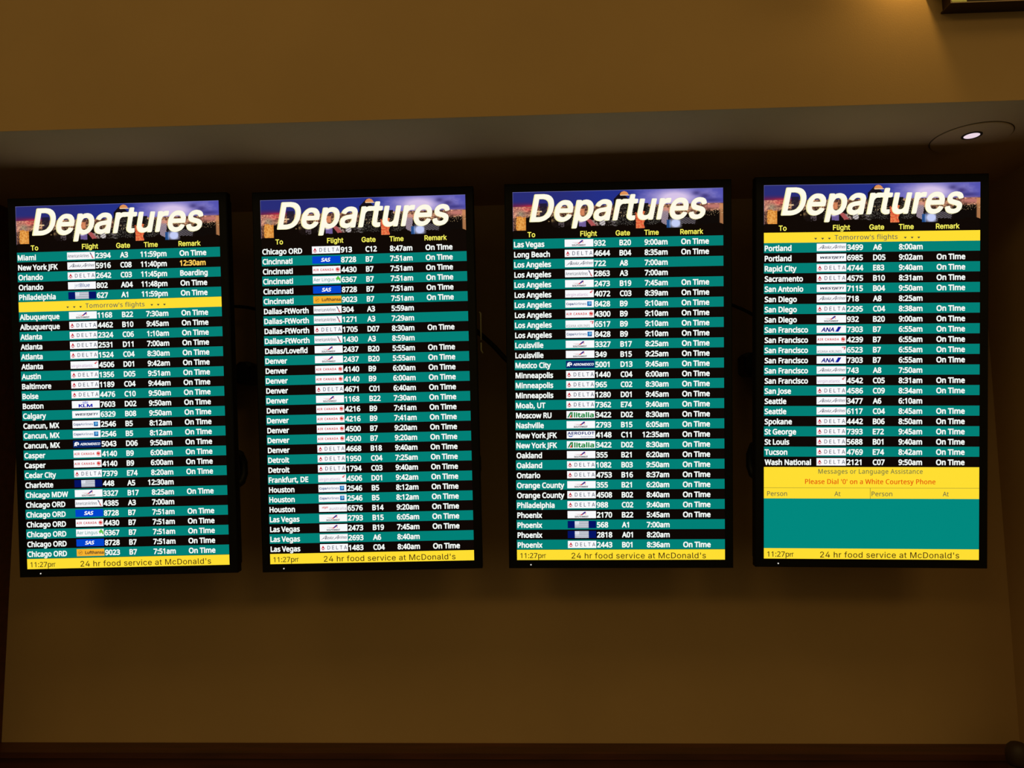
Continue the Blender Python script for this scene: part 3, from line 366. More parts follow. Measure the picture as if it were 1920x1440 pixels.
"D":[201,[22,2,26,-2,95,-1,117,2,146,14,170,38,179,56,184,75,185,122,180,144,172,163,161,178,146,190,128,199,102,204,26,205,22,202],[52,27,52,177,55,179,95,179,124,171,144,155,156,126,157,89,150,59,135,40,113,28,84,24,55,24]],
"E":[167,[22,2,26,-2,150,-2,152,13,150,24,55,24,51,27,52,89,139,90,144,93,142,116,55,116,52,118,52,177,55,179,150,179,150,204,26,205,22,202]],
"F":[164,[22,2,26,-2,48,-2,51,2,52,86,135,87,140,89,139,113,52,115,52,177,55,179,146,179,149,184,149,198,146,205,26,205,22,202]],
"G":[208,[80,-1,116,-4,138,0,152,7,177,28,190,57,193,101,189,104,113,103,113,78,160,78,164,76,160,57,153,43,142,33,127,26,102,23,80,29,62,43,50,61,43,94,45,127,58,156,76,173,98,180,124,178,145,166,164,138,189,138,191,141,183,163,171,181,153,196,127,206,91,207,73,202,58,194,33,170,24,152,18,134,15,90,18,68,26,47,47,17,65,5]],
"H":[207,[22,2,26,-2,48,-2,51,2,52,89,153,91,155,89,155,2,157,-2,182,-2,184,2,184,129,184,202,182,205,157,205,155,202,155,122,153,117,52,118,51,202,48,205,30,205,22,202]],
"I":[120,[11,2,14,-2,105,-2,109,0,109,24,76,25,75,27,75,177,80,179,109,180,109,202,105,205,14,205,11,202,11,180,44,179,46,177,46,27,44,25,12,24]],
"J":[159,[51,-1,73,-4,99,0,120,14,132,32,136,57,135,204,110,205,107,203,107,54,105,43,99,32,92,26,81,22,59,25,52,29,44,39,41,68,37,71,15,71,12,68,13,43,19,25,33,8]],
"K":[187,[22,2,26,-2,48,-2,51,2,51,64,77,93,81,93,146,1,150,-2,179,-2,180,2,100,115,179,201,179,204,146,205,142,203,52,103,51,202,48,205,30,205,22,202]],
"L":[157,[22,2,26,-2,142,-2,146,2,145,24,55,24,52,27,51,202,48,205,26,205,22,202]],
"M":[251,[22,2,26,-2,48,-2,50,2,52,158,112,2,117,-2,135,-2,139,1,197,153,200,151,200,2,204,-2,226,-2,229,2,229,140,229,202,226,205,193,205,188,202,128,41,124,40,62,203,59,205,26,205,22,202]],
"N":[209,[22,2,26,-2,48,-2,52,2,52,163,153,-1,186,-1,186,204,161,205,158,202,157,42,55,205,26,205,22,202]],
"O":[213,[80,-1,116,-4,135,0,153,8,167,19,179,32,187,47,195,68,198,112,195,134,188,156,167,185,149,198,131,205,113,208,91,207,73,202,58,194,43,181,31,167,18,134,15,90,18,68,26,47,48,17,65,5],[95,24,69,36,54,54,45,79,44,116,51,145,65,164,87,178,113,180,138,172,158,152,169,123,170,87,161,57,145,37,124,25]],
"P":[178,[22,2,26,-2,48,-2,51,2,52,71,102,73,121,76,142,87,156,104,164,129,163,158,152,180,135,195,121,202,102,205,26,205,22,202],[52,100,52,177,55,179,102,179,117,174,128,166,135,151,136,137,132,118,124,108,102,99]],
"Q":[213,[157,-17,160,-21,182,-21,185,-21,188,-17,164,16,183,37,196,70,198,114,190,150,171,181,156,193,142,201,124,206,105,208,73,202,55,191,41,179,30,165,22,147,16,125,15,103,16,81,22,56,40,25,65,5,84,-2,105,-4,124,-3,142,2],[105,23,80,29,60,45,47,70,43,103,48,136,62,161,84,176,109,181,135,174,154,157,167,132,170,99,165,67,149,40,145,40,124,65,98,65,98,61,124,27]],
"R":[180,[22,2,26,-2,48,-2,51,2,52,75,55,77,95,77,99,76,139,1,142,-2,172,-1,128,82,145,93,155,104,162,118,165,133,165,151,160,169,151,184,138,195,121,202,102,205,26,205,22,202],[52,104,52,177,55,179,102,179,117,175,129,166,135,152,136,137,133,122,124,112,102,104]],
"S":[179,[61,-2,97,-5,126,1,150,17,162,38,165,57,163,71,148,93,126,106,65,126,54,134,48,144,49,158,55,169,68,178,86,182,105,180,119,174,128,166,134,151,162,151,158,169,149,184,134,197,116,205,86,208,57,202,35,188,22,166,19,151,21,137,25,126,33,115,57,100,121,78,131,71,136,60,135,46,126,33,112,25,94,21,72,24,57,30,47,42,43,55,17,56,14,53,16,42,25,23,39,8]],
"T":[179,[75,2,77,-1,80,-2,102,-2,104,2,104,177,109,179,167,179,167,204,15,205,11,202,11,180,73,179,75,177]],
"U":[207,[76,-1,106,-5,135,0,159,13,177,35,182,50,184,68,184,202,182,205,161,205,155,202,155,71,151,50,135,31,121,24,106,22,92,23,77,28,63,39,56,50,51,71,51,202,48,205,30,205,22,202,22,68,25,50,32,31,44,17,59,6]],
"V":[192,[79,2,81,-2,85,-2,110,-2,114,2,186,202,183,205,158,205,156,202,96,29,36,202,34,205,12,205,5,202]],
"W":[274,[60,2,67,-2,92,-2,94,2,136,159,140,154,180,2,183,-2,212,-2,269,202,267,205,241,205,239,202,198,36,154,202,150,205,121,204,78,35,35,202,30,205,12,205,5,202]],
"X":[190,[7,2,9,-2,38,0,93,80,97,81,151,0,180,-2,183,2,113,104,179,202,177,205,147,203,97,127,93,129,42,205,13,205,11,202,78,104]],
"Y":[189,[80,2,81,-2,85,-2,107,-2,109,2,109,82,183,202,180,205,150,203,96,112,92,114,38,204,9,205,6,202,80,82]],
"Z":[175,[15,2,18,-2,160,-2,160,24,55,24,52,27,160,184,160,203,156,205,18,205,15,202,15,180,18,179,120,179,124,177,16,20]],
"a":[156,[42,-1,61,-5,80,-3,98,5,108,13,109,17,109,2,112,-1,134,-2,136,2,135,115,125,137,109,149,80,155,51,151,29,138,16,119,18,114,40,108,58,126,69,130,83,130,98,126,108,111,109,100,105,95,40,83,25,75,15,64,11,46,14,24,25,8],[61,20,49,24,41,31,39,46,43,55,61,64,107,71,108,50,99,31,83,22]],
"b":[170,[21,-1,45,-2,49,19,59,6,78,-3,99,-4,118,0,132,10,145,24,152,39,157,61,157,90,152,111,140,133,125,146,103,154,81,155,63,148,49,132,47,202,45,205,23,205,19,202,19,2],[85,20,67,27,55,39,49,57,47,82,51,104,60,119,74,128,92,130,110,124,121,111,129,90,129,68,124,46,115,31,103,23]],
"c":[158,[60,-1,88,-5,114,2,134,17,146,39,145,42,121,48,114,34,103,25,92,21,78,20,59,28,45,48,40,71,42,93,49,111,63,125,81,130,99,127,112,119,121,103,146,111,140,126,131,137,118,147,103,153,74,155,48,147,29,130,16,104,12,68,19,39,36,13]],
"d":[170,[56,-1,78,-5,96,-2,110,6,121,18,125,-2,147,-2,150,2,150,202,147,205,125,205,123,202,121,133,111,144,99,152,85,155,67,154,52,150,38,141,27,130,19,115,12,82,13,61,17,42,31,17,42,6],[78,21,63,25,49,39,41,61,40,82,45,104,54,119,67,128,85,130,103,124,115,111,121,93,123,68,118,46,109,31,96,23]],
"e":[162,[60,-1,88,-5,114,0,136,15,147,35,143,39,121,43,114,31,105,24,92,21,78,21,58,28,44,46,41,65,150,68,149,97,139,124,121,144,99,153,70,154,45,145,27,127,16,103,12,68,18,39,35,13],[41,91,44,104,53,119,67,128,81,130,96,128,107,122,115,111,121,93,118,90]],
"f":[101,[31,2,37,-2,56,-2,58,2,58,126,59,129,92,130,93,133,92,153,59,154,59,173,66,186,77,188,92,187,98,206,96,211,70,213,48,206,39,198,33,187,30,154,5,153,1,151,1,133,4,129,30,129]],
"g":[170,[56,-58,81,-62,110,-58,132,-47,146,-29,151,-4,150,153,125,153,121,133,110,145,96,153,78,155,59,153,35,138,20,116,13,91,13,62,20,36,34,17,56,4,78,0,99,4,111,11,121,22,123,18,120,-18,114,-27,103,-34,88,-37,67,-35,54,-29,41,-15,21,-25,19,-29,30,-44],[78,25,59,32,48,43,41,62,40,84,45,105,55,120,67,128,85,130,103,125,115,113,122,95,123,69,119,51,110,36,96,27]],
"h":[164,[19,2,23,-2,45,-2,47,2,49,104,60,122,70,128,85,130,103,125,110,118,115,107,118,-1,143,-2,144,2,144,104,138,129,121,147,96,155,69,151,57,144,49,134,47,202,45,205,23,205,19,202]],
"i":[67,[19,2,26,-2,44,-2,47,2,47,147,44,153,22,153,20,151],[27,177,40,177,51,187,50,202,40,210,26,210,16,198,18,184]],
"j":[67,[-6,-55,-2,-59,5,-59,27,-53,40,-41,46,-26,45,153,20,152,19,-15,13,-30,-3,-33,-6,-37],[25,178,38,176,50,185,51,199,42,209,27,210,16,200,15,189]],
"k":[152,[19,2,23,-2,45,-2,47,2,47,53,59,67,63,67,118,-2,147,-2,149,2,83,86,145,151,143,153,114,153,49,87,47,202,45,205,23,205,19,202]],
"l":[76,[37,1,56,-3,74,1,67,23,52,24,47,34,47,201,45,205,23,205,19,201,20,30,25,12]],
"m":[244,[19,2,23,-2,45,-2,47,2,49,107,59,124,70,129,81,131,97,126,107,111,108,2,110,-2,132,-2,136,2,137,107,147,124,158,129,169,131,187,125,196,111,198,-1,223,-2,224,107,222,122,215,137,201,149,179,156,165,155,150,151,139,144,129,131,114,147,96,155,70,153,59,147,49,135,45,153,23,153,19,151]],
"n":[164,[19,2,23,-2,45,-2,47,2,49,104,60,122,70,128,85,130,103,125,110,118,115,107,118,-1,143,-2,144,107,137,129,125,145,107,153,85,155,63,148,49,134,45,153,23,153,19,151]],
"o":[166,[60,-1,88,-5,115,2,137,21,150,46,154,82,146,115,128,139,103,153,74,155,48,147,29,130,16,104,12,68,19,39,36,13],[78,20,63,25,49,39,41,61,40,82,45,104,56,120,70,129,88,130,103,126,117,111,125,90,126,68,121,46,110,30,96,22]],
"p":[170,[19,-55,23,-59,41,-59,45,-59,47,-55,49,19,59,7,70,-1,85,-5,99,-4,114,-1,129,7,140,18,149,32,154,47,157,69,154,105,142,130,121,148,99,155,78,154,59,145,49,133,45,153,20,152],[81,21,64,29,53,43,47,65,47,87,52,105,61,119,74,128,92,130,110,124,121,111,128,90,129,65,125,47,114,30,99,22]],
"q":[170,[123,-55,125,-59,143,-59,150,-55,150,152,125,153,121,133,110,145,96,153,78,155,59,153,45,146,34,138,18,112,12,76,17,43,23,28,34,13,48,2,63,-3,81,-5,96,-2,110,6,121,18],[74,21,58,29,47,43,41,65,41,87,45,105,56,121,70,129,88,130,105,123,117,109,122,90,123,65,117,43,107,29,92,22]],
"r":[104,[19,2,23,-2,45,-2,47,2,47,97,49,107,56,118,67,126,99,129,97,155,70,153,59,147,49,137,45,153,23,153,19,151]],
"s":[146,[48,-1,74,-5,100,-1,119,10,131,28,134,39,133,53,122,71,104,82,56,95,49,101,45,108,46,115,50,122,60,129,71,131,93,127,107,109,130,115,127,126,118,140,96,153,71,155,49,151,31,140,19,122,17,111,19,97,31,79,49,70,93,58,100,53,105,46,104,35,100,29,89,22,78,20,64,21,53,24,44,31,38,44,14,39,15,28,24,14,34,5]],
"t":[91,[47,0,66,-3,86,0,82,22,59,23,53,29,52,40,52,128,81,129,83,131,83,149,81,153,56,153,52,157,51,189,26,190,24,186,24,157,23,154,4,153,1,149,1,131,24,128,26,26,32,11]],
"u":[164,[52,0,70,-4,89,-2,103,5,118,18,118,0,144,0,143,153,117,153,115,47,103,29,92,23,81,22,70,23,59,28,49,44,46,153,21,153,19,58,21,36,32,15]],
"v":[156,[63,2,67,-2,89,-2,93,1,149,147,150,151,147,153,120,151,78,30,36,151,13,153,6,151]],
"w":[227,[53,2,55,-2,80,-1,113,114,146,1,149,-2,171,-2,174,2,218,153,193,153,190,151,160,40,157,45,127,153,102,153,99,151,69,40,66,45,37,151,33,153,15,153,8,151]],
"x":[151,[8,2,10,-2,36,-2,39,1,76,58,112,1,116,-2,141,-2,144,2,93,75,93,78,141,152,112,153,76,97,42,151,39,153,10,152,60,78]],
"y":[156,[18,-56,34,-60,53,-57,67,-49,76,-38,149,148,150,151,147,153,120,151,78,30,36,151,31,153,5,151,63,-1,56,-20,49,-30,42,-34,24,-33]],
"z":[152,[15,2,19,-2,135,-2,137,13,135,24,59,24,55,27,133,129,134,151,131,153,19,153,19,128,95,128,98,126,16,20]],
" ":[75]}}
_gc = {}
CAP = {}; BASE = {}
for _st, _ch in (('B', 'H'), ('R', 'H'), ('A', 'F'), ('H', 'D'), ('N', 'H')):
    _ys = [q for l in GLYPHS[_st][_ch][1:] for q in l[1::2]]
    CAP[_st] = (max(_ys)-min(_ys))/400; BASE[_st] = -min(_ys)/400
def glyph(st, ch):
    k = (st, ch)
    if k not in _gc:
        g = GLYPHS[st][ch]
        loops = [[(l[i]/400, l[i+1]/400) for i in range(0, len(l), 2)] for l in g[1:]]
        vs = [p for l in loops for p in l]
        tr = []
        def signed(l): return sum(l[i-1][0]*l[i][1]-l[i][0]*l[i-1][1] for i in range(len(l)))/2
        def inside(p, l):
            c = False
            for i in range(len(l)):
                (x1, y1), (x2, y2) = l[i-1], l[i]
                if (y1 > p[1]) != (y2 > p[1]) and p[0] < (x2-x1)*(p[1]-y1)/(y2-y1)+x1: c = not c
            return c
        offs = [0]
        for l in loops: offs.append(offs[-1]+len(l))
        outer = [i for i, l in enumerate(loops) if signed(l) > 0]
        for io in outer:                       # each island with its own holes
            mem = [io] + [i for i, l in enumerate(loops) if i not in outer and inside(l[0], loops[io])]
            idx = [offs[i]+k for i in mem for k in range(len(loops[i]))]
            for t in tessellate_polygon([[Vector((x, y, 0)) for x, y in loops[i]] for i in mem]):
                t = [idx[q] for q in t]
                (ax, ay), (bx, by), (cx, cy) = (vs[i] for i in t)
                A = (bx-ax)*(cy-ay) - (by-ay)*(cx-ax)
                if abs(A) < 1e-9: continue
                tr.append(tuple(t) if A > 0 else (t[0], t[2], t[1]))
        _gc[k] = (g[0]/400, vs, tr)
    return _gc[k]

SW, SH = 0.685, 1.218
class Art:
    """Flat coloured shapes of a screen, in screen units (1080 wide, 1920 high, v down)."""
    def __init__(s, ou=0, ov=0): s.v = []; s.f = []; s.c = []; s.ou = ou; s.ov = ov
    def poly(s, pts, c, z=1, tris=None):
        o = len(s.v)
        s.v += [((u+s.ou)/1080*SW - SW/2, -.0002*(z+1), SH/2 - (v+s.ov)/1920*SH) for u, v in pts]
        if tris is None: tris = [tuple(range(len(pts)))]
        lc = lin(c)
        for t in tris: s.f.append([i+o for i in t]); s.c.append(lc)
    def rect(s, u0, v0, u1, v1, c, z=1): s.poly([(u0, v1), (u1, v1), (u1, v0), (u0, v0)], c, z)
    def disc(s, cu, cv, ru, rv, c, z=1, n=14, rot=0.0):
        P = []
        for k in range(n):
            a, b = ru*math.cos(-2*math.pi*k/n), rv*math.sin(-2*math.pi*k/n)
            P.append((cu+a*math.cos(rot)-b*math.sin(rot), cv+a*math.sin(rot)+b*math.cos(rot)))
        s.poly(P, c, z)
    def text(s, st, t, u, v, cap, c, z=2, width=None, sx=1.0, align='l', shear=0.0, gap=0.0, grow=0.0):
        em = cap/CAP[st]
        x = 0.0; out = []; lo = 9e9; hi = -9e9
        for ch in t:
            adv, vs, tr = glyph(st, ch)
            if vs:
                lo = min(lo, x+min(p[0] for p in vs)); hi = max(hi, x+max(p[0] for p in vs))
            out.append((x, vs, tr)); x += adv + gap
        if width: sx = width/((hi-lo)*em)
        k = em*sx
        if align == 'l': u0 = u - lo*k
        elif align == 'r': u0 = u - hi*k
        else: u0 = u - (lo+hi)/2*k
        for x, vs, tr in out:
            if vs: s.poly([(u0+(x+a)*k + shear*b*em, v-(b+BASE[st])*em) for a, b in vs], c, z, tr)
    def build(s, name, mt, parent):
        me = bpy.data.meshes.new(name); me.from_pydata(s.v, [], s.f)
        at = me.color_attributes.new('lit', 'FLOAT_COLOR', 'CORNER')
        arr = np.concatenate([np.tile(np.array(c, dtype=np.float32), len(f)) for f, c in zip(s.f, s.c)])
        at.data.foreach_set('color', arr); me.materials.append(mt); me.update()
        o = bpy.data.objects.new(name, me); col.objects.link(o); o.parent = parent
        return o

WH = (246, 250, 246); TEAL = (0, 128, 118); YEL = (255, 222, 50); BLK = (13, 6, 4)
GREY = (92, 100, 92)

# logo fields, 148 x 38 units each
def lg_base(a, c=(250, 250, 252)): a.rect(0, 0, 148, 38, c, .5)
def lg_delta(a):
    lg_base(a)
    a.poly([(4, 29), (15.5, 20), (15.5, 7)], (225, 45, 60)); a.poly([(15.5, 20), (27, 29), (15.5, 7)], (175, 25, 45))
    a.poly([(7.5, 31), (23.5, 31), (15.5, 24.5)], (205, 35, 55), 2)
    a.text('N', 'DELTA', 39, 29, 20, (45, 50, 85), width=104, gap=.2)
def lg_alaska(a):
    lg_base(a)
    c = (52, 56, 82)
    a.text('R', 'laska', 30, 26, 15, c, width=38, shear=.55); a.text('R', 'irlines', 98, 25, 15, c, width=42, shear=.55)
    for x in (7, 72):
        a.poly([(x, 29), (x+2.5, 29), (x+29, 7), (x+26, 7)], c); a.poly([(x+26, 8), (x+29, 8), (x+23, 28), (x+20.5, 28)], c)
        a.poly([(x+9, 21.5), (x+29, 18), (x+29, 20), (x+9, 23.5)], c)
def lg_american(a):
    lg_base(a)
    a.text('R', 'American', 3, 28, 17, (88, 92, 105), width=64); a.text('R', 'Airlines', 69, 28, 17, (88, 92, 105), width=48)
    a.poly([(120, 4), (126, 4), (132, 17), (127, 17)], (60, 75, 110)); a.poly([(126, 17), (132, 17), (141, 35), (136, 35)], (205, 60, 60))
    a.poly([(129, 19), (127, 17), (131, 33), (134, 33)], (190, 200, 215), 2)
def lg_southwest(a):
    lg_base(a)
    a.poly([(66, 22), (74, 23), (96, 10), (95, 4), (88, 4)], (215, 45, 50)); a.poly([(74, 17), (80, 19), (95, 8), (93, 3), (88, 4)], (50, 60, 150), 2)
    a.poly([(90, 15), (97, 14), (95, 20)], (235, 130, 60)); a.rect(40, 15.5, 70, 16.7, (205, 150, 150)); a.rect(50, 19.5, 72, 21, (195, 120, 120))
    a.text('B', 'SOUTHWEST', 37, 34.5, 9, (38, 32, 38), width=72)
def lg_aircanada(a):
    lg_base(a)
    a.text('B', 'AIR CANADA', 4, 25, 12.5, (216, 66, 66), width=108, gap=.12)
    a.disc(133, 19, 11, 12, (228, 100, 96)); a.disc(133, 19, 9, 10, (250, 215, 212), 2)
    a.poly([(133, 10), (136, 15), (141, 15), (138, 20), (139, 24), (134, 23), (134, 28), (132, 28), (132, 23), (127, 24), (128, 20), (125, 15), (130, 15)][::-1], (216, 50, 50), 3,
           tris=[(0, 1, 12), (1, 2, 3), (1, 3, 12)] + [(3, 4, 12), (4, 11, 12), (4, 5, 11), (5, 6, 11), (6, 7, 11), (7, 10, 11), (7, 8, 10), (8, 9, 10)])
def lg_virgin(a):
    lg_base(a)
    a.text('R', 'virgin', 4, 31, 15, (202, 172, 202), width=52); a.text('R', 'atlantic', 60, 31, 15, (202, 172, 202), width=58)
    a.poly([(126, 14), (134, 17), (145, 3), (135, 4)], (214, 60, 75)); a.poly([(130, 9), (137, 12), (142, 5), (135, 5)], (240, 150, 150), 2)
def lg_copa(a):
    lg_base(a)
    a.text('B', 'Copa', 5, 25, 12.5, (70, 90, 140), width=37); a.text('R', 'Airlines', 43, 25, 12.5, (70, 90, 140), width=66)
    a.rect(113, 7, 136, 31, (30, 110, 180)); a.disc(126, 17, 7, 8, (110, 180, 225), 2); a.poly([(117, 30), (135, 30), (135, 22), (128, 26)], (20, 70, 130), 3)
def lg_klm(a):
    lg_base(a)
    a.text('B', 'KLM', 36, 34, 17, (20, 25, 175), width=74)
    for x in (60, 66, 72, 78, 84): a.disc(x, 7 - (2 if x == 72 else 0), 2.4, 2.4, (60, 90, 215))
    a.rect(58, 12, 86, 14.5, (50, 70, 200)); a.rect(71, 1.5, 73, 12, (50, 70, 200))
def lg_westjet(a):
    lg_base(a)
    a.text('B', 'WESTJET', 13, 25, 11.5, (35, 45, 70), width=112, shear=.45)
    a.poly([(131, 14), (137, 12), (133, 24), (128, 24)], (60, 110, 120))
def lg_aeromexico(a):
    lg_base(a, (8, 40, 105))
    a.disc(19, 18, 13, 11, (245, 247, 250)); a.poly([(6, 22), (12, 27), (4, 30)], (245, 247, 250)); a.poly([(17, 20), (31, 24), (23, 31)], (8, 40, 105), 2)
    a.disc(22, 14, 4, 2.4, (8, 40, 105), 3)
    a.text('B', 'AEROMEXICO', 37, 26, 13, (240, 243, 250), width=106, shear=.2)
def lg_usair(a):
    a.rect(0, 0, 148, 38, (2, 18, 100), 1); a.rect(37, 1, 109, 37, (236, 238, 244), 2)
    for k in range(5): a.rect(37 if k > 2 else 58, 4 + k*7, 109, 7 + k*7, (90, 98, 122), 3)
    a.rect(37, 1, 55, 15, (214, 218, 232), 3); a.rect(37, 18, 109, 20, (110, 118, 140), 3)
def lg_sas(a):
    lg_base(a, (0, 68, 205))
    a.text('B', 'SAS', 46, 29, 20, (250, 250, 252), width=47, shear=.22)
def lg_aerlingus(a):
    lg_base(a)
    a.text('R', 'Aer Lingus', 4, 27, 18, (70, 160, 155), width=111)
    for x, y in ((128, 15), (140, 16), (134, 8)): a.disc(x, y, 6.4, 6, (90, 200, 75))
    a.poly([(124, 26), (127, 27), (136, 16), (132, 15)], (90, 190, 75), 2); a.disc(143, 24, 4, 4.6, (80, 185, 90), 2)
def lg_lufthansa(a):
    lg_base(a, (248, 178, 45))
    a.disc(20, 19, 11, 11.5, (150, 95, 30)); a.disc(20, 19, 9.4, 9.8, (248, 178, 45), 2)
    a.poly([(12, 20), (20, 17), (29, 13), (22, 21), (14, 23)], (150, 95, 30), 3)
    a.text('B', 'Lufthansa', 45, 27, 16, (90, 62, 38), width=100)
def lg_jetblue(a):
    lg_base(a)
    a.text('R', 'jet', 34, 27, 19, (160, 172, 190), width=27); a.text('R', 'Blue', 63, 27, 19, (62, 88, 150), width=53)
def lg_alitalia(a):
    lg_base(a)
    a.poly([(4, 34), (11, 34), (25, 12), (24, 5), (20, 5)], (22, 122, 60)); a.poly([(25, 5), (32, 5), (32, 34), (25, 34)], (22, 130, 60), 1)
    a.poly([(14, 34), (25, 34), (25, 18)], (222, 50, 45), 2)
    a.text('B', 'litalia', 38, 34, 26, (25, 138, 62), width=104)
def lg_aeroflot(a):
    lg_base(a)
    a.text('B', 'AEROFLOT', 4, 19, 15, (25, 40, 120), width=140, gap=.04)
    a.poly([(8, 24), (20, 27), (32, 24), (28, 30), (20, 31), (12, 30)], (40, 70, 170)); a.rect(4, 23, 36, 24.2, (40, 70, 170))
    a.text('R', 'Russian Airlines', 74, 33, 7, (95, 110, 165), width=64)
def lg_vaustralia(a):
    lg_base(a)
    a.text('B', 'virgin', 14, 20, 11, (224, 92, 92), width=32, shear=.4); a.text('R', 'australia', 54, 29, 15, (190, 172, 186), width=90)
def lg_asiana(a):
    lg_base(a)
    a.text('R', 'ASIANA AIRLINES', 3, 35, 13, (132, 136, 138), width=122, gap=.03)
    a.poly([(126, 6), (145, 5), (146, 8), (128, 10)], (215, 70, 70)); a.poly([(139, 8), (146, 6), (140, 20), (136, 19)], (215, 60, 65), 2)
def lg_ana(a):
    lg_base(a)
    a.text('B', 'ANA', 22, 32, 22, (18, 20, 135), width=66, shear=.25)
    a.poly([(92, 32), (109, 32), (124, 7), (107, 7)], (12, 20, 150)); a.poly([(106, 8), (109, 8), (96, 31), (93, 31)], (120, 150, 225), 2)
LOGO = dict(D=lg_delta, A=lg_alaska, a=lg_american, S=lg_southwest, C=lg_aircanada, V=lg_virgin, P=lg_copa, K=lg_klm,
            W=lg_westjet, M=lg_aeromexico, U=lg_usair, s=lg_sas, L=lg_aerlingus, l=lg_lufthansa, j=lg_jetblue,
            I=lg_alitalia, F=lg_aeroflot, v=lg_vaustralia, i=lg_asiana, N=lg_ana)

BOARDS = ["""T
Miami|a|2394|A3|11:59pm|O
New York JFK|A|5916|C08|11:40pm|12:30am
Orlando|D|2642|C03|11:45pm|Boarding
Orlando|j|802|A04|11:48pm|O
Philadelphia|U|627|A1|11:59pm|O
*
Albuquerque|S|1168|B22|7:30am|O
Albuquerque|D|4462|B10|9:45am|O
Atlanta|D|2324|C06|1:10am|O
Atlanta|D|2531|D11|7:00am|O
Atlanta|D|1524|C04|8:30am|O
Atlanta|V|4506|D01|9:42am|O
Austin|D|1356|D05|9:51am|O
Baltimore|D|1189|C04|9:44am|O
Boise|D|4476|C10|9:50am|O
Boston|K|7603|D02|9:50am|O
Calgary|W|6329|B08|9:50am|O
Cancun, MX|P|2546|B5|8:12am|O
Cancun, MX|P|2546|B5|8:12am|O
Cancun, MX|M|5043|D06|9:50am|O
Casper|C|4140|B9|6:00am|O
Casper|C|4140|B9|6:00am|O
Cedar City|D|7379|E74|8:20am|O
Charlotte|U|448|A5|12:30am|
Chicago MDW|S|3327|B17|8:25am|O
Chicago ORD|a|4385|A3|7:00am|
Chicago ORD|s|8728|B7|7:51am|O
Chicago ORD|C|4430|B7|7:51am|O
Chicago ORD|L|6367|B7|7:51am|O
Chicago ORD|s|8728|B7|7:51am|O
Chicago ORD|l|9023|B7|7:51am|O""",
"""B
Chicago ORD|D|913|C12|8:47am|O
Cincinnati|s|8728|B7|7:51am|O
Cincinnati|C|4430|B7|7:51am|O
Cincinnati|L|6367|B7|7:51am|O
Cincinnati|s|8728|B7|7:51am|O
Cincinnati|l|9023|B7|7:51am|O
Dallas-FtWorth|a|304|A3|5:59am|
Dallas-FtWorth|a|1271|A3|7:29am|
Dallas-FtWorth|D|1705|D07|8:30am|O
Dallas-FtWorth|a|1430|A3|8:59am|
Dallas/Lovefld|S|2437|B20|5:55am|O
Denver|S|2437|B20|5:55am|O
Denver|C|4140|B9|6:00am|O
Denver|C|4140|B9|6:00am|O
Denver|D|4671|C01|6:40am|O
Denver|S|1168|B22|7:30am|O
Denver|C|4216|B9|7:41am|O
Denver|C|4216|B9|7:41am|O
Denver|C|4500|B7|9:20am|O
Denver|C|4500|B7|9:20am|O
Denver|D|4668|B18|9:40am|O
Detroit|D|1950|C04|7:25am|O
Detroit|D|1794|C03|9:40am|O
Frankfurt, DE|V|4506|D01|9:42am|O
Houston|P|2546|B5|8:12am|O
Houston|P|2546|B5|8:12am|O
Houston|v|6576|B14|9:20am|O
Las Vegas|S|2793|B15|6:05am|O
Las Vegas|S|2473|B19|7:45am|O
Las Vegas|A|2693|A6|8:40am|
Las Vegas|D|1483|C04|8:40am|O""",
"""T
Las Vegas|S|932|B20|9:00am|O
Long Beach|D|4644|B04|8:35am|O
Los Angeles|A|722|A8|7:00am|
Los Angeles|a|2863|A3|7:00am|
Los Angeles|S|2473|B19|7:45am|O
Los Angeles|V|4072|C03|8:39am|O
Los Angeles|P|8428|B9|9:10am|O
Los Angeles|C|4300|B9|9:10am|O
Los Angeles|i|6517|B9|9:10am|O
Los Angeles|P|8428|B9|9:10am|O
Louisville|S|3327|B17|8:25am|O
Louisville|S|349|B15|9:25am|O
Mexico City|M|5001|D13|9:45am|O
Minneapolis|D|1440|C04|6:00am|O
Minneapolis|D|965|C02|8:30am|O
Minneapolis|D|1280|D01|9:45am|O
Moab, UT|D|7362|E74|9:40am|O
Moscow RU|I|3422|D02|8:30am|O
Nashville|S|2793|B15|6:05am|O
New York JFK|F|4148|C11|12:35am|O
New York JFK|I|3422|D02|8:30am|O
Oakland|S|355|B21|6:20am|O
Oakland|D|1082|B03|9:50am|O
Ontario|D|4753|B16|8:37am|O
Orange County|S|355|B21|6:20am|O
Orange County|D|4508|B02|8:40am|O
Philadelphia|D|988|C02|9:40am|O
Phoenix|S|2170|B22|5:45am|O
Phoenix|U|568|A1|7:00am|
Phoenix|U|2818|A01|8:20am|
Phoenix|D|2443|B01|8:36am|O""",
"""B
*
Portland|A|3499|A6|8:00am|
Portland|W|6985|D05|9:02am|O
Rapid City|D|4744|E83|9:40am|O
Sacramento|D|4575|B10|8:31am|O
San Antonio|W|7115|B04|9:50am|O
San Diego|A|718|A8|8:25am|
San Diego|D|2295|C04|8:38am|O
San Diego|S|932|B20|9:00am|O
San Francisco|N|7303|B7|6:55am|O
San Francisco|C|4239|B7|6:55am|O
San Francisco|i|6523|B7|6:55am|O
San Francisco|N|7303|B7|6:55am|O
San Francisco|A|743|A8|7:50am|
San Francisco|V|4542|C05|8:31am|O
San Jose|D|4586|C09|8:34am|O
Seattle|A|3477|A6|6:10am|
Seattle|A|6117|C04|8:45am|O
Spokane|D|4442|B06|8:50am|O
St George|D|7393|E72|9:45am|O
St Louis|D|5688|B01|9:40am|O
Tucson|D|4769|E74|8:42am|O
Wash National|D|2121|C07|9:50am|O
+"""]

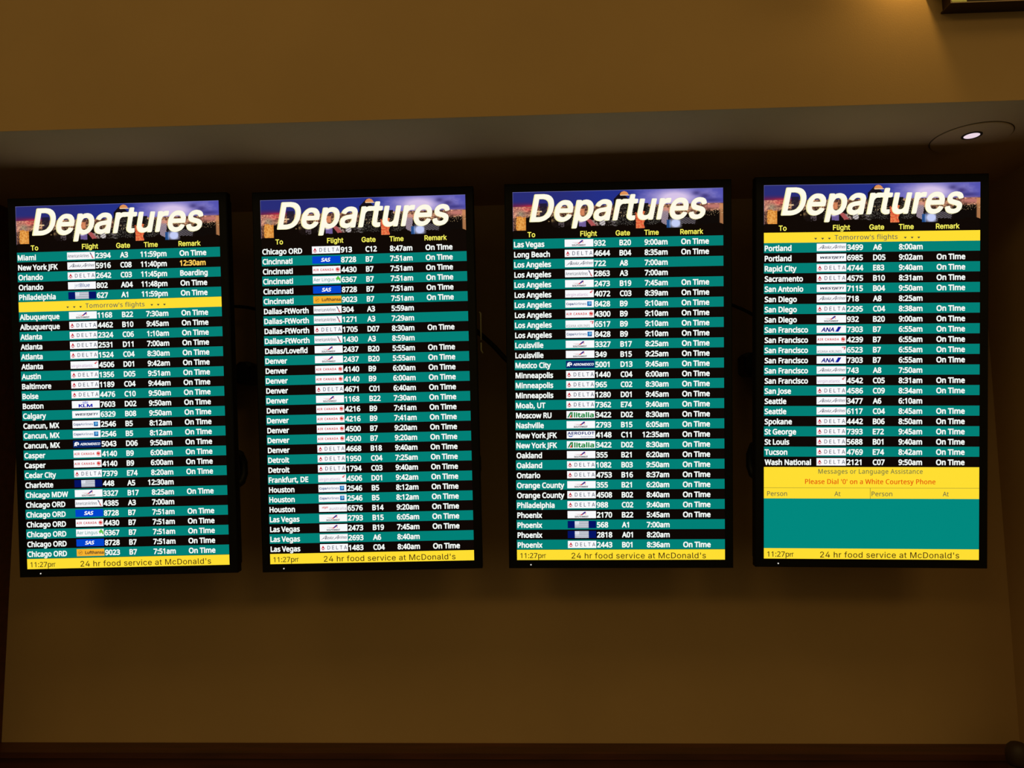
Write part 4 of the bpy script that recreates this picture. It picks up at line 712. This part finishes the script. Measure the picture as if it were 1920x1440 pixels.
SXB = 0.93      # condensed body lettering
def row_art(r, v0, teal):
    a = Art(0, v0); P = 52.3
    a.rect(0, 0, 1080, 51.3 if teal else 52.3, TEAL if teal else BLK, 0)
    city, lg, fl, gate, time, rem = r.split('|')
    a.text('B', city, 4, 42.5, 29.5, WH, sx=SXB); a.text('B', fl, 419, 42, 29.5, WH, sx=SXB*1.02)
    a.text('B', gate, 549, 42, 29.5, WH, sx=SXB); a.text('B', time, 796, 42, 29.5, WH, sx=SXB, align='r')
    if rem == 'O': a.text('B', 'On Time', 865, 42, 29.5, WH, width=142)
    elif rem: a.text('B', rem, 865, 42, 29.5, (255, 205, 90) if rem[0] == '1' else WH, sx=SXB)
    g = Art(267, v0+6.5); LOGO[lg](g)
    o = len(a.v); a.v += g.v; a.f += [[i+o for i in f] for f in g.f]; a.c += g.c
    return a

# ------------------------------------------------------------------ night city picture in the header
def banner_mesh():
    rng = np.random.default_rng(7)
    nx, ny = 480, 90; UW, VH = 1080.0, 203.0
    U, V = np.meshgrid((np.arange(nx)+.5)/nx*UW, (np.arange(ny)+.5)/ny*VH)
    def noise(cu, cv, seed):
        g = np.random.default_rng(seed).random((int(VH/cv)+3, int(UW/cu)+3))
        x, y = U/cu, V/cv; i, j = x.astype(int), y.astype(int); fx, fy = x-i, y-j
        fx = fx*fx*(3-2*fx); fy = fy*fy*(3-2*fy)
        return (g[j, i]*(1-fx)+g[j, i+1]*fx)*(1-fy)+(g[j+1, i]*(1-fx)+g[j+1, i+1]*fx)*fy
    n1 = noise(60, 26, 1)*.6+noise(26, 12, 2)*.3+noise(10, 6, 3)*.2
    fine = noise(5, 5, 4); spk = rng.random(U.shape); cell = noise(14, 9, 5)
    img = np.zeros(U.shape+(3,))
    def mix(mask, c):
        nonlocal img
        mk = np.clip(mask, 0, 1)[..., None]; img = img*(1-mk) + np.array(c, float)*mk
    def mixa(mask, C):
        nonlocal img
        mk = np.clip(mask, 0, 1)[..., None]; img = img*(1-mk) + C*mk
    def sm(x, a, b): t = np.clip((x-a)/(b-a), 0, 1); return t*t*(3-2*t)
    def blob(cu, cv, ru, rv): return np.exp(-((U-cu)/ru)**2-((V-cv)/rv)**2)
    # sky
    mix(np.ones(U.shape), (40, 44, 118)); mix(sm(U, 200, 520)*.8, (34, 48, 140)); mix(sm(U, 560, 760), (78, 78, 172))
    mix((n1-.45)*1.3*sm(U, 560, 700), (120, 112, 190)); mix(blob(835, 45, 110, 42)*1.25, (216, 196, 232))
    mix(blob(690, 70, 80, 22)*.6, (130, 120, 200)); mix(blob(1010, 35, 60, 30)*.6*n1*1.6, (150, 140, 205))
    mix(blob(945, 24, 22, 12)*.8, (66, 58, 120)); mix(blob(988, 40, 26, 14)*.85, (60, 50, 115)); mix(blob(1020, 62, 50, 12)*.8, (56, 50, 118))
    mix(sm(V, 45, 80)*sm(200-U, 0, 160)*.9, (110, 30, 70)); mix(blob(95, 78, 50, 10)*.95, (210, 45, 60))
    # city belt
    belt = sm(V, 74, 80)
    hot = np.clip(fine*1.25*cell+.35*(spk > .8)-.12, 0, 1.2)
    C = np.stack([60+235*hot, 34+185*hot, 30+130*hot], -1)
    mixa(belt, C)
    pk = sm(110-U, 0, 60)*belt*(V < 132); mixa(pk*.85, np.stack([150+115*fine, 90+100*fine, 84+70*fine], -1))
    mix(blob(75, 90, 40, 12)*belt*.6, (230, 80, 80)); mix(blob(42, 112, 22, 20)*.6, (120, 130, 105))
    # dark masses with specks
    dark = sm(V, 118, 136)*sm(U, 60, 90); mix(dark*.95, (14, 8, 8))
    bl = (U > 520)*(U < 700)*(V > 70)*1.0; mix(bl*.92, (16, 12, 12))
    mix((U > 950)*(V > 108+noise(16, 400, 9)*12)*.97, (12, 7, 6)); mix((U > 975)*blob(1040, 92, 60, 14)*1.2, (190, 118, 108))
    mix(sm(U, 1058, 1066)*(V > 80)*(V < 190)*.8, (205, 140, 90)); mix((U > 690)*(U < 770)*(V > 90)*.85, (20, 16, 16))
    sp = (spk > .86)*(V > 80)*(V < 196)*((U > 520)*(U < 625)+(U > 690)*(U < 760)+(U > 300)*(U < 330)+(U > 440)*(U < 520)*(V > 150))
    mix(sp*.55, (170, 165, 150)); mix((spk > .93)*(V > 112)*(V < 140)*(U > 60)*.8, (225, 190, 140))
    # lights and towers
    mixa(((U > 10+10*noise(300, 9, 21))*(U < 67)*(V > 122+14*noise(18, 400, 22))*(V < 201))*.95, np.stack([205+40*fine, 120+60*fine, 40+50*fine], -1))
    mix((U > 140)*(U < 178)*(V > 62)*(V < 132)*.85, (30, 26, 42)); mix((U > 122)*(U < 150)*(V > 100)*(V < 107), (230, 200, 150))
    tri = (np.abs(U-560) < (V-8)*1.0)*(V > 8)*(V < 74)*(U > 522)*(U < 596); mix(tri*.95, (20, 12, 16))
    mix((((U-575)/22)**2+((V-27)/20)**2 < 1)*(V < 26)*.95, (232, 150, 85)); mix((U > 556)*(U < 602)*(V > 25)*(V < 29)*.9, (240, 215, 180))
    mix((U > 345)*(U < 372)*(V > 92)*(V < 128)*.8, (225, 140, 95))
    fl = (U > 630+8*fine)*(U < 690-20*noise(400, 22, 23))*(V > 104+22*noise(14, 400, 24))*(V < 198); mixa(fl*.95, np.stack([225+25*fine, 70+90*fine, 45+50*fine], -1))
    mixa((U > 764)*(U < 802-(V-100)*.05)*(V > 96)*(V < 186)*.95, np.stack([120+60*((U+V*.7) % 8 < 4), 108+50*((U+V*.7) % 8 < 4), 122+50*((U+V*.7) % 8 < 4)], -1))
    mix((U > 793)*(U < 812)*(V > 158)*(V < 199)*.95, (35, 78, 140)); mix(blob(838, 176, 28, 24)*1.6*(V > 146)*(U > 806), (196, 205, 246))
    mixa((U > 862)*(U < 945-(V-150)*.3)*(V > 146)*(V < 196)*.9, np.stack([50+90*(((U*.5+V) % 9) < 3), 46+84*(((U*.5+V) % 9) < 3), 52+84*(((U*.5+V) % 9) < 3)], -1))
    mix(blob(800, 104, 40, 9)*.8, (235, 150, 120)); mix(blob(905, 104, 60, 9)*.7, (205, 150, 120))
    mix((U > 236)*(U < 266)*(V > 150)*(V < 188)*(fine > .35)*.8, (96, 84, 90)); mix(blob(190, 150, 22, 8), (190, 155, 100))
    mix((U > 342)*(U < 378)*(V > 152)*(V < 184)*.9, (120, 102, 165)); mix(blob(352, 158, 12, 5), (235, 225, 250))
    d = (U-378)-(V-148)*.8; mix((d > 0)*(d < 26)*(V > 146)*(V < 196)*.9, (188, 92, 92)); mix((d > 26)*(d < 44)*(V > 150)*(V < 194)*(fine > .4)*.8, (190, 160, 150))
    mix(((U-463)/15)**2+((V-166)/20)**2 < 1, (196, 188, 188)); mix((np.abs(((U*.6+V) % 13)-6) < 1.5)*(((U-463)/15)**2+((V-166)/20)**2 < 1), (60, 50, 50))
    mix((U > 508)*(U < 530)*(V > 150)*(V < 186)*(fine > .5)*.7, (130, 122, 122))
    # ragged lower edge
    rag = 196 - 22*noise(38, 500, 11) - 8*noise(9, 500, 12)
    keep = ((U < 67) | ((U > 630) & (U < 690)) | ((U > 793) & (U < 870)))
    mix((V > rag)*(~keep)*1.0, BLK); mix((V > 199)*1.0, BLK)
    mix((U > 67)*(U < 200)*(V > 136)*(fine < .93), BLK); mix((V < 2.7)*.7, (120, 120, 175)); mix((U < 3)*.6, (120, 115, 150))
    img = np.clip(img, 0, 255)/255.0
    L = np.where(img <= .04045, img/12.92, ((img+.055)/1.055)**2.4).reshape(-1, 3)
    xs = np.linspace(0, UW, nx+1)/1080*SW-SW/2; zs = SH/2-np.linspace(0, VH, ny+1)/1920*SH
    X, Z = np.meshgrid(xs, zs); vs = np.stack([X.ravel(), np.full(X.size, -.0004), Z.ravel()], 1)
    i = np.arange(ny)[:, None]*(nx+1)+np.arange(nx)[None]; i = i.ravel()
    F = np.stack([i+nx+1, i+nx+2, i+1, i], 1)
    me = bpy.data.meshes.new('header_picture'); me.from_pydata(vs.tolist(), [], F.tolist())
    at = me.color_attributes.new('lit', 'FLOAT_COLOR', 'CORNER')
    at.data.foreach_set('color', np.repeat(np.hstack([L, np.ones((len(L), 1))]), 4, axis=0).astype(np.float32).ravel())
    return me

M_LIT = screen_material('lit_bands', True)
M_TXT = screen_material('lit_lettering', False)
M_DOT = emis('status_white', (235, 230, 220), 1.0)
PIC = banner_mesh(); PIC.materials.append(M_TXT)

def frame_mesh():
    b = MB(); hw, hh, t = SW/2, SH/2, .027
    def ring(ax, az, y): return [(-ax, y, -az), (ax, y, -az), (ax, y, az), (-ax, y, az)]
    b.loft([ring(hw, hh, .003), ring(hw, hh, -.0012), ring(hw+.001, hh+.001, -.0018), ring(hw+t-.003, hh+t-.003, -.0022), ring(hw+t, hh+t, .001), ring(hw+t, hh+t, .03)], cap0=False, cap1=False)
    return b
def shell_mesh():
    b = MB(); hw, hh = SW/2+.024, SH/2+.023
    def ring(i, y, c):
        x, z = hw-i, hh-i
        return [(-x+c, y, -z), (x-c, y, -z), (x-c*.3, y, -z+c*.3), (x, y, -z+c), (x, y, z-c), (x-c*.3, y, z-c*.3), (x-c, y, z), (-x+c, y, z), (-x+c*.3, y, z-c*.3), (-x, y, z-c), (-x, y, -z+c), (-x+c*.3, y, -z+c*.3)]
    b.loft([ring(0, .004, .012), ring(0, .045, .022), ring(.012, .062, .03), ring(.07, .07, .04), ring(.12, .098, .04), ring(.135, .104, .04)])
    return b

def place(o, P, rot):  # world point of a local point on a display
    return Vector(P)

DISP = [  # x, y, z of the screen centre, then yaw, tilt, roll offsets in radians; label
    (-1.39166, -.01399, -.00403, .02138, -.00436, -.0115, 'tall black departures display whose list starts with Miami, beside the dark wooden side wall', 'with Miami flights at the head'),
    (-.5709, .00753, .00194, .01903, -.00263, -.00882, 'tall black departures display whose list starts with Chicago ORD and Cincinnati', 'with Cincinnati flights at the head'),
    (.26454, .00597, .00181, -.00243, .00963, .00546, 'tall black departures display whose list starts with Las Vegas and Long Beach', 'with Las Vegas flights at the head'),
    (1.07748, .0005, .00028, -.00751, -.00263, .01386, 'tall black departures display with the yellow message panel and blank teal field at its foot', 'with the yellow message panel'),
]
def ticker_art():
    a = Art(0, 0)
    a.rect(0, 1865, 1080, 1919, YEL, 0)
    a.text('R', '11:27p', 17, 1909, 27, (58, 44, 24), width=112)
    a.poly([(132, 1909), (135.5, 1909), (135.5, 1889), (132, 1889)], (58, 44, 24)); a.poly([(135.5, 1893), (146, 1888.5), (152, 1889), (152, 1892), (146, 1891.5), (135.5, 1896)], (58, 44, 24))
    a.poly([(143, 1909), (146, 1909), (146, 1891), (143, 1891)], (58, 44, 24), 3)
    a.text('N', "24 hr food service at McDonald's", 285, 1911.5, 30, (62, 40, 18), width=697, gap=.02)
    return a
def notice_art(v):
    a = Art(0, v); a.rect(0, 0, 1080, 53, YEL, 0)
    a.text('R', "Tomorrow's flights", 356, 40, 24, GREY, width=315, gap=.02)
    for u in (254, 289, 323, 702, 736, 769): a.poly([(u+7.4, 39), (u+14.8, 29.5), (u, 29.5)], (70, 70, 62))
    return a

for k, (x, dy, dz, yw, tl, rl, lab, who) in enumerate(DISP):
    rot = rotm(yw, R(6.16986)+tl, rl); cen = Vector((x, 2.3512+dy, 1.83854+dz))
    root = empty('departures_display', cen, rot)
    tag(root, lab, 'display', 'departures displays hung side by side under the soffit')
    frame_mesh().build('bezel', M_CASE, root)
    shell_mesh().build('rear_shell', M_BACK, root)
    d = MB(); d.lathe((0, 0, 0), [(.0022, 0), (.0022, .001), (.0012, .0018)], 12)
    o = d.build('status_light', M_DOT, root); o.location = (-SW/2+.046, -.0019, -SH/2-.0145); o.rotation_euler = (math.pi/2, 0, 0)
    o['label'] = 'tiny white status light in the lower bezel'
    s = Art(); s.rect(0, 0, 1080, 1920, BLK, -1); scr = s.build('screen', M_LIT, root)
    for sx_ in ((1,) if k == 0 else (-1,) if k == 3 else (-1, 1)):   # carrying handles on the back
        h = MB(); X = sx_*(SW/2-.01)
        h.tube([(X, .07, -.36), (X+.016*sx_, .105, -.345), (X+.02*sx_, .118, -.32), (X+.02*sx_, .118, -.28), (X+.014*sx_, .105, -.25), (X, .07, -.235)], .014)
        h.build('handle', M_BACK, root)
    o = bpy.data.objects.new('header_picture', PIC); col.objects.link(o); o.parent = scr
    a = Art()
    a.text('H', 'Departures', 85, 156.5, 143.5, (246, 238, 175), 3, width=899, shear=.2)
    a.text('A', 'Departures', 91, 155, 141, (254, 250, 230), 4, width=893, shear=.2)
    a.build('title_lettering', M_TXT, scr)
    for t, u, wd in (('To', 75, 40), ('Flight', 348, 86), ('Gate', 530, 74), ('Time', 677, 74), ('Remark', 861, 117)):
        a = Art(); a.text('A', t, u, 234, 27, (252, 244, 96), width=wd); a.build('column_heading', M_TXT, scr)
    lines = BOARDS[k].split('\n'); teal = lines[0] == 'T'; v = 243.0
    for r in lines[1:]:
        if r == '*':
            notice_art(v).build('notice_row', M_LIT, scr); v += 52.3; teal = True; continue
        if r == '+':
            a = Art(); a.rect(0, v, 1080, 1608, YEL, 0); a.rect(0, 1608, 1080, 1865, (0, 136, 126), 0)
            a.rect(0, 1552, 1080, 1554, (150, 140, 50), 1); a.rect(536, 1554, 538.5, 1608, (150, 140, 50), 1)
            a.text('R', 'Messages or Language Assistance', 276, 1480, 24, (110, 114, 70), width=523, gap=.02)
            a.text('R', "Please Dial '0' on a White Courtesy Phone", 209, 1533, 25, (228, 90, 16), width=653, gap=.02)
            a.text('R', "Please Dial '0' on a White Courtesy Phone", 210, 1533, 25, (228, 90, 16), width=653, gap=.02)
            for t, u, wd in (('Person', 17, 101), ('At', 357, 31), ('Person', 544, 104), ('At', 899, 30)):
                a.text('R', t, u, 1595, 24, (104, 108, 74), width=wd)
            a.build('message_panel', M_LIT, scr); continue
        row_art(r, v, teal).build('flight_row', M_LIT if teal else M_TXT, scr)
        teal = not teal; v += 52.3
    ticker_art().build('ticker_bar', M_LIT, scr)

    # wall mount behind the display
    mr = empty('display_mount', (x, Y_B, 1.86))
    tag(mr, 'black steel mount behind the display ' + who, 'mount', 'wall mounts of the displays')
    b = MB(); b.box(-.17, .17, -.012, 0, -.2, .2, .004); b.build('wall_plate', M_STEEL, mr)
    for sx_ in (-1, 1):
        for zz, yy in ((-.12, -.254), (.12, -.279)):
            b = MB(); b.box(sx_*.12-.012, sx_*.12+.012, yy, -.01, zz-.02, zz+.02, .003); b.build('arm', M_STEEL, mr)
        b = MB(); b.box(-.015, .015, -.005, .0045, -.24, .24, .002)
        o = b.build('mounting_rail', M_STEEL, mr); o.location = (sx_*.12, -.2715+dy, 0); o.rotation_euler = (R(6.16986)+tl, 0, 0)
    if k in (0, 3):
        sgn = 1 if k == 0 else -1; bx = .298*sgn
        b = MB(); b.box(min(bx, bx+.055*sgn), max(bx, bx+.055*sgn), -.2, -.11, -.005, .075, .012); b.box(min(bx-.15*sgn, bx+.01*sgn), max(bx-.15*sgn, bx+.01*sgn), -.15, 0, .02, .05, 0)
        b.build('cable_box', M_STEEL, mr)

# bright rail and cords in the gaps
b = MB(); b.tube([(-.205, 2.50, 2.092), (-.201, 2.50, 2.086), (-.2005, 2.50, 1.992)], .0028, 8); 
r1 = b.build('rail_clip', M_BRIGHT)
b = MB(); b.tube([(-.2005, 2.50, 1.982), (-.2005, 2.50, 1.955), (-.194, 2.50, 1.945)], .0026, 8)
r2 = b.build('lower_clip', M_BRIGHT, r1)
tag(r1, 'thin bright metal rail standing upright in the gap beside the Cincinnati display', 'rail')

def cord(pts, lab, r=.006):
    out = []
    P = [Vector(p) for p in pts]; P = [P[0]]+P+[P[-1]]
    for i in range(1, len(P)-2):
        for t in np.linspace(0, 1, 7)[:-1]:
            t = float(t); p0, p1, p2, p3 = P[i-1:i+3]
            out.append(.5*((2*p1)+(p2-p0)*t+(2*p0-5*p1+4*p2-p3)*t*t+(-p0+3*p1-3*p2+p3)*t**3))
    out.append(P[-1]); b = MB(); b.tube(out, r, 8)
    return tag(b.build('power_cord', M_RUB), lab, 'cord', 'black cords between the displays')
cord([(-.34, 2.405, 2.07), (-.25, 2.52, 2.05), (-.17, 2.58, 1.99), (-.10, 2.56, 1.915), (-.03, 2.50, 1.88), (0.02, 2.42, 1.86)], 'black cord slanting down behind the bright metal rail to the next display', .009)
cord([(.55, 2.62, 2.135), (.68, 2.62, 2.13), (.735, 2.61, 2.11), (.79, 2.60, 2.075), (.88, 2.6, 2.0)], 'black cord in the gap before the display with the yellow message panel')
cord([(-1.25, 2.62, 2.16), (-1.12, 2.62, 2.155), (-1.05, 2.61, 2.14), (-.98, 2.60, 2.11), (-.86, 2.6, 2.06)], 'black cord in the gap between the Miami and Cincinnati displays')

# ------------------------------------------------------------------ round downlight in the soffit
M_GAP = mat('shadow_gap', (52, 36, 16), .9)
M_LENS = emis('downlight_glow', (236, 214, 226), 1.0)
dl = empty('downlight', (1.370, 2.224, Z_S)); tag(dl, 'round recessed downlight with a wide flush disc and a small bright aperture', 'light')
b = MB(); b.lathe((0, 0, 0), [(.1145, 0), (.1145, -.0006), (.1125, -.0006), (.1125, 0)], 64, smooth=False); b.build('gap_ring', M_GAP, dl)
b = MB(); b.lathe((0, 0, 0), [(.112, 0), (.112, -.0025), (.109, -.004), (.034, -.004), (.034, -.0035)], 64, smooth=False); b.build('cover_disc', M_SOFF, dl)
b = MB(); b.lathe((-.012, -.026, 0), [(.029, -.0035), (.029, -.0055), (.027, -.006), (.0225, -.006), (.022, -.0045), (.02, -.004)], 40, smooth=False); b.build('aperture_ring', M_GAP, dl)
b = MB(); b.lathe((-.012, -.026, 0), [(.0222, -.0045), (.0222, -.005), (.016, -.0058), (.001, -.006)], 32); b.build('lens', M_LENS, dl)

# ------------------------------------------------------------------ fixtures on the fascia
M_RIM = mat('fixture_rim', (225, 195, 150), .5)
M_FIX = mat('fixture_brown', (60, 40, 18), .6)
M_GLOW = emis('amber_glow', (150, 128, 48), 1.0)
fx = empty('wall_fixture', (1.345, Y_F, 2.8955)); tag(fx, 'dark box-shaped light fixture with a thin pale rim, high on the fascia above the downlight', 'light')
b = MB(); b.box(-.176, .30, -.050, -.0005, -.068, .20, 0); b.build('housing', M_FIX, fx)
b = MB(); b.box(-.182, .305, -.0550, -.0535, -.0745, -.0725, 0); b.box(-.184, -.182, -.0550, -.0535, -.0745, .2, 0); b.build('rim', M_RIM, fx)
b = MB(); b.box(-.182, .305, -.0535, -.0005, -.0725, -.068, 0); b.build('bottom_plate', M_FIX, fx)
b = MB(); b.box(-.180, -.140, -.0535, -.0505, -.072, .18, 0); b.build('amber_strip', M_GLOW, fx)  # amber strip at the front corner with a low emission of its own

ww = empty('unseen_washer', (0.993, Y_F, 2.875)); tag(ww, 'unseen washer lamp above the picture whose added housing cuts the warm pool on the fascia', 'light')
b = MB()
b.box(.130, .136, -.16, -.0005, .0, .37, 0); b.box(-.30, .136, -.166, -.16, .12, .37, 0); b.box(-.30, .136, -.166, -.0005, .37, .376, 0)
b.build('housing', M_FIX, ww)  # housing added out of view; its right panel cuts the edge of the warm pool
wl = area('washer_lamp', (1.08, Y_F-.075, 3.04), (1.04, Y_F-.055, 2.0), .05, .04, .72, (1, .66, .2)); wl.parent = ww; wl.matrix_parent_inverse = Matrix.Translation((-.993, -Y_F, -2.875))

# ------------------------------------------------------------------ round-topped post before the ledge
ps = empty('barrier_post', (1.542, 2.50, 0)); tag(ps, 'dark round-topped post standing before the dark wooden ledge', 'post')
b = MB(); b.lathe((0, 0, 0), [(.16, 0), (.16, .012), (.14, .022), (.05, .03), (.045, .05)], 40); b.build('base', M_STEEL, ps)
b = MB(); b.lathe((0, 0, 0), [(.028, .04), (.028, .57)], 32); b.build('pole', M_FIX, ps)
b = MB(); b.lathe((0, 0, 0), [(.029, .56), (.034, .572), (.036, .59), (.035, .604), (.030, .618), (.020, .628), (.010, .6315), (.001, .632)], 32); b.build('cap', M_FIX, ps)
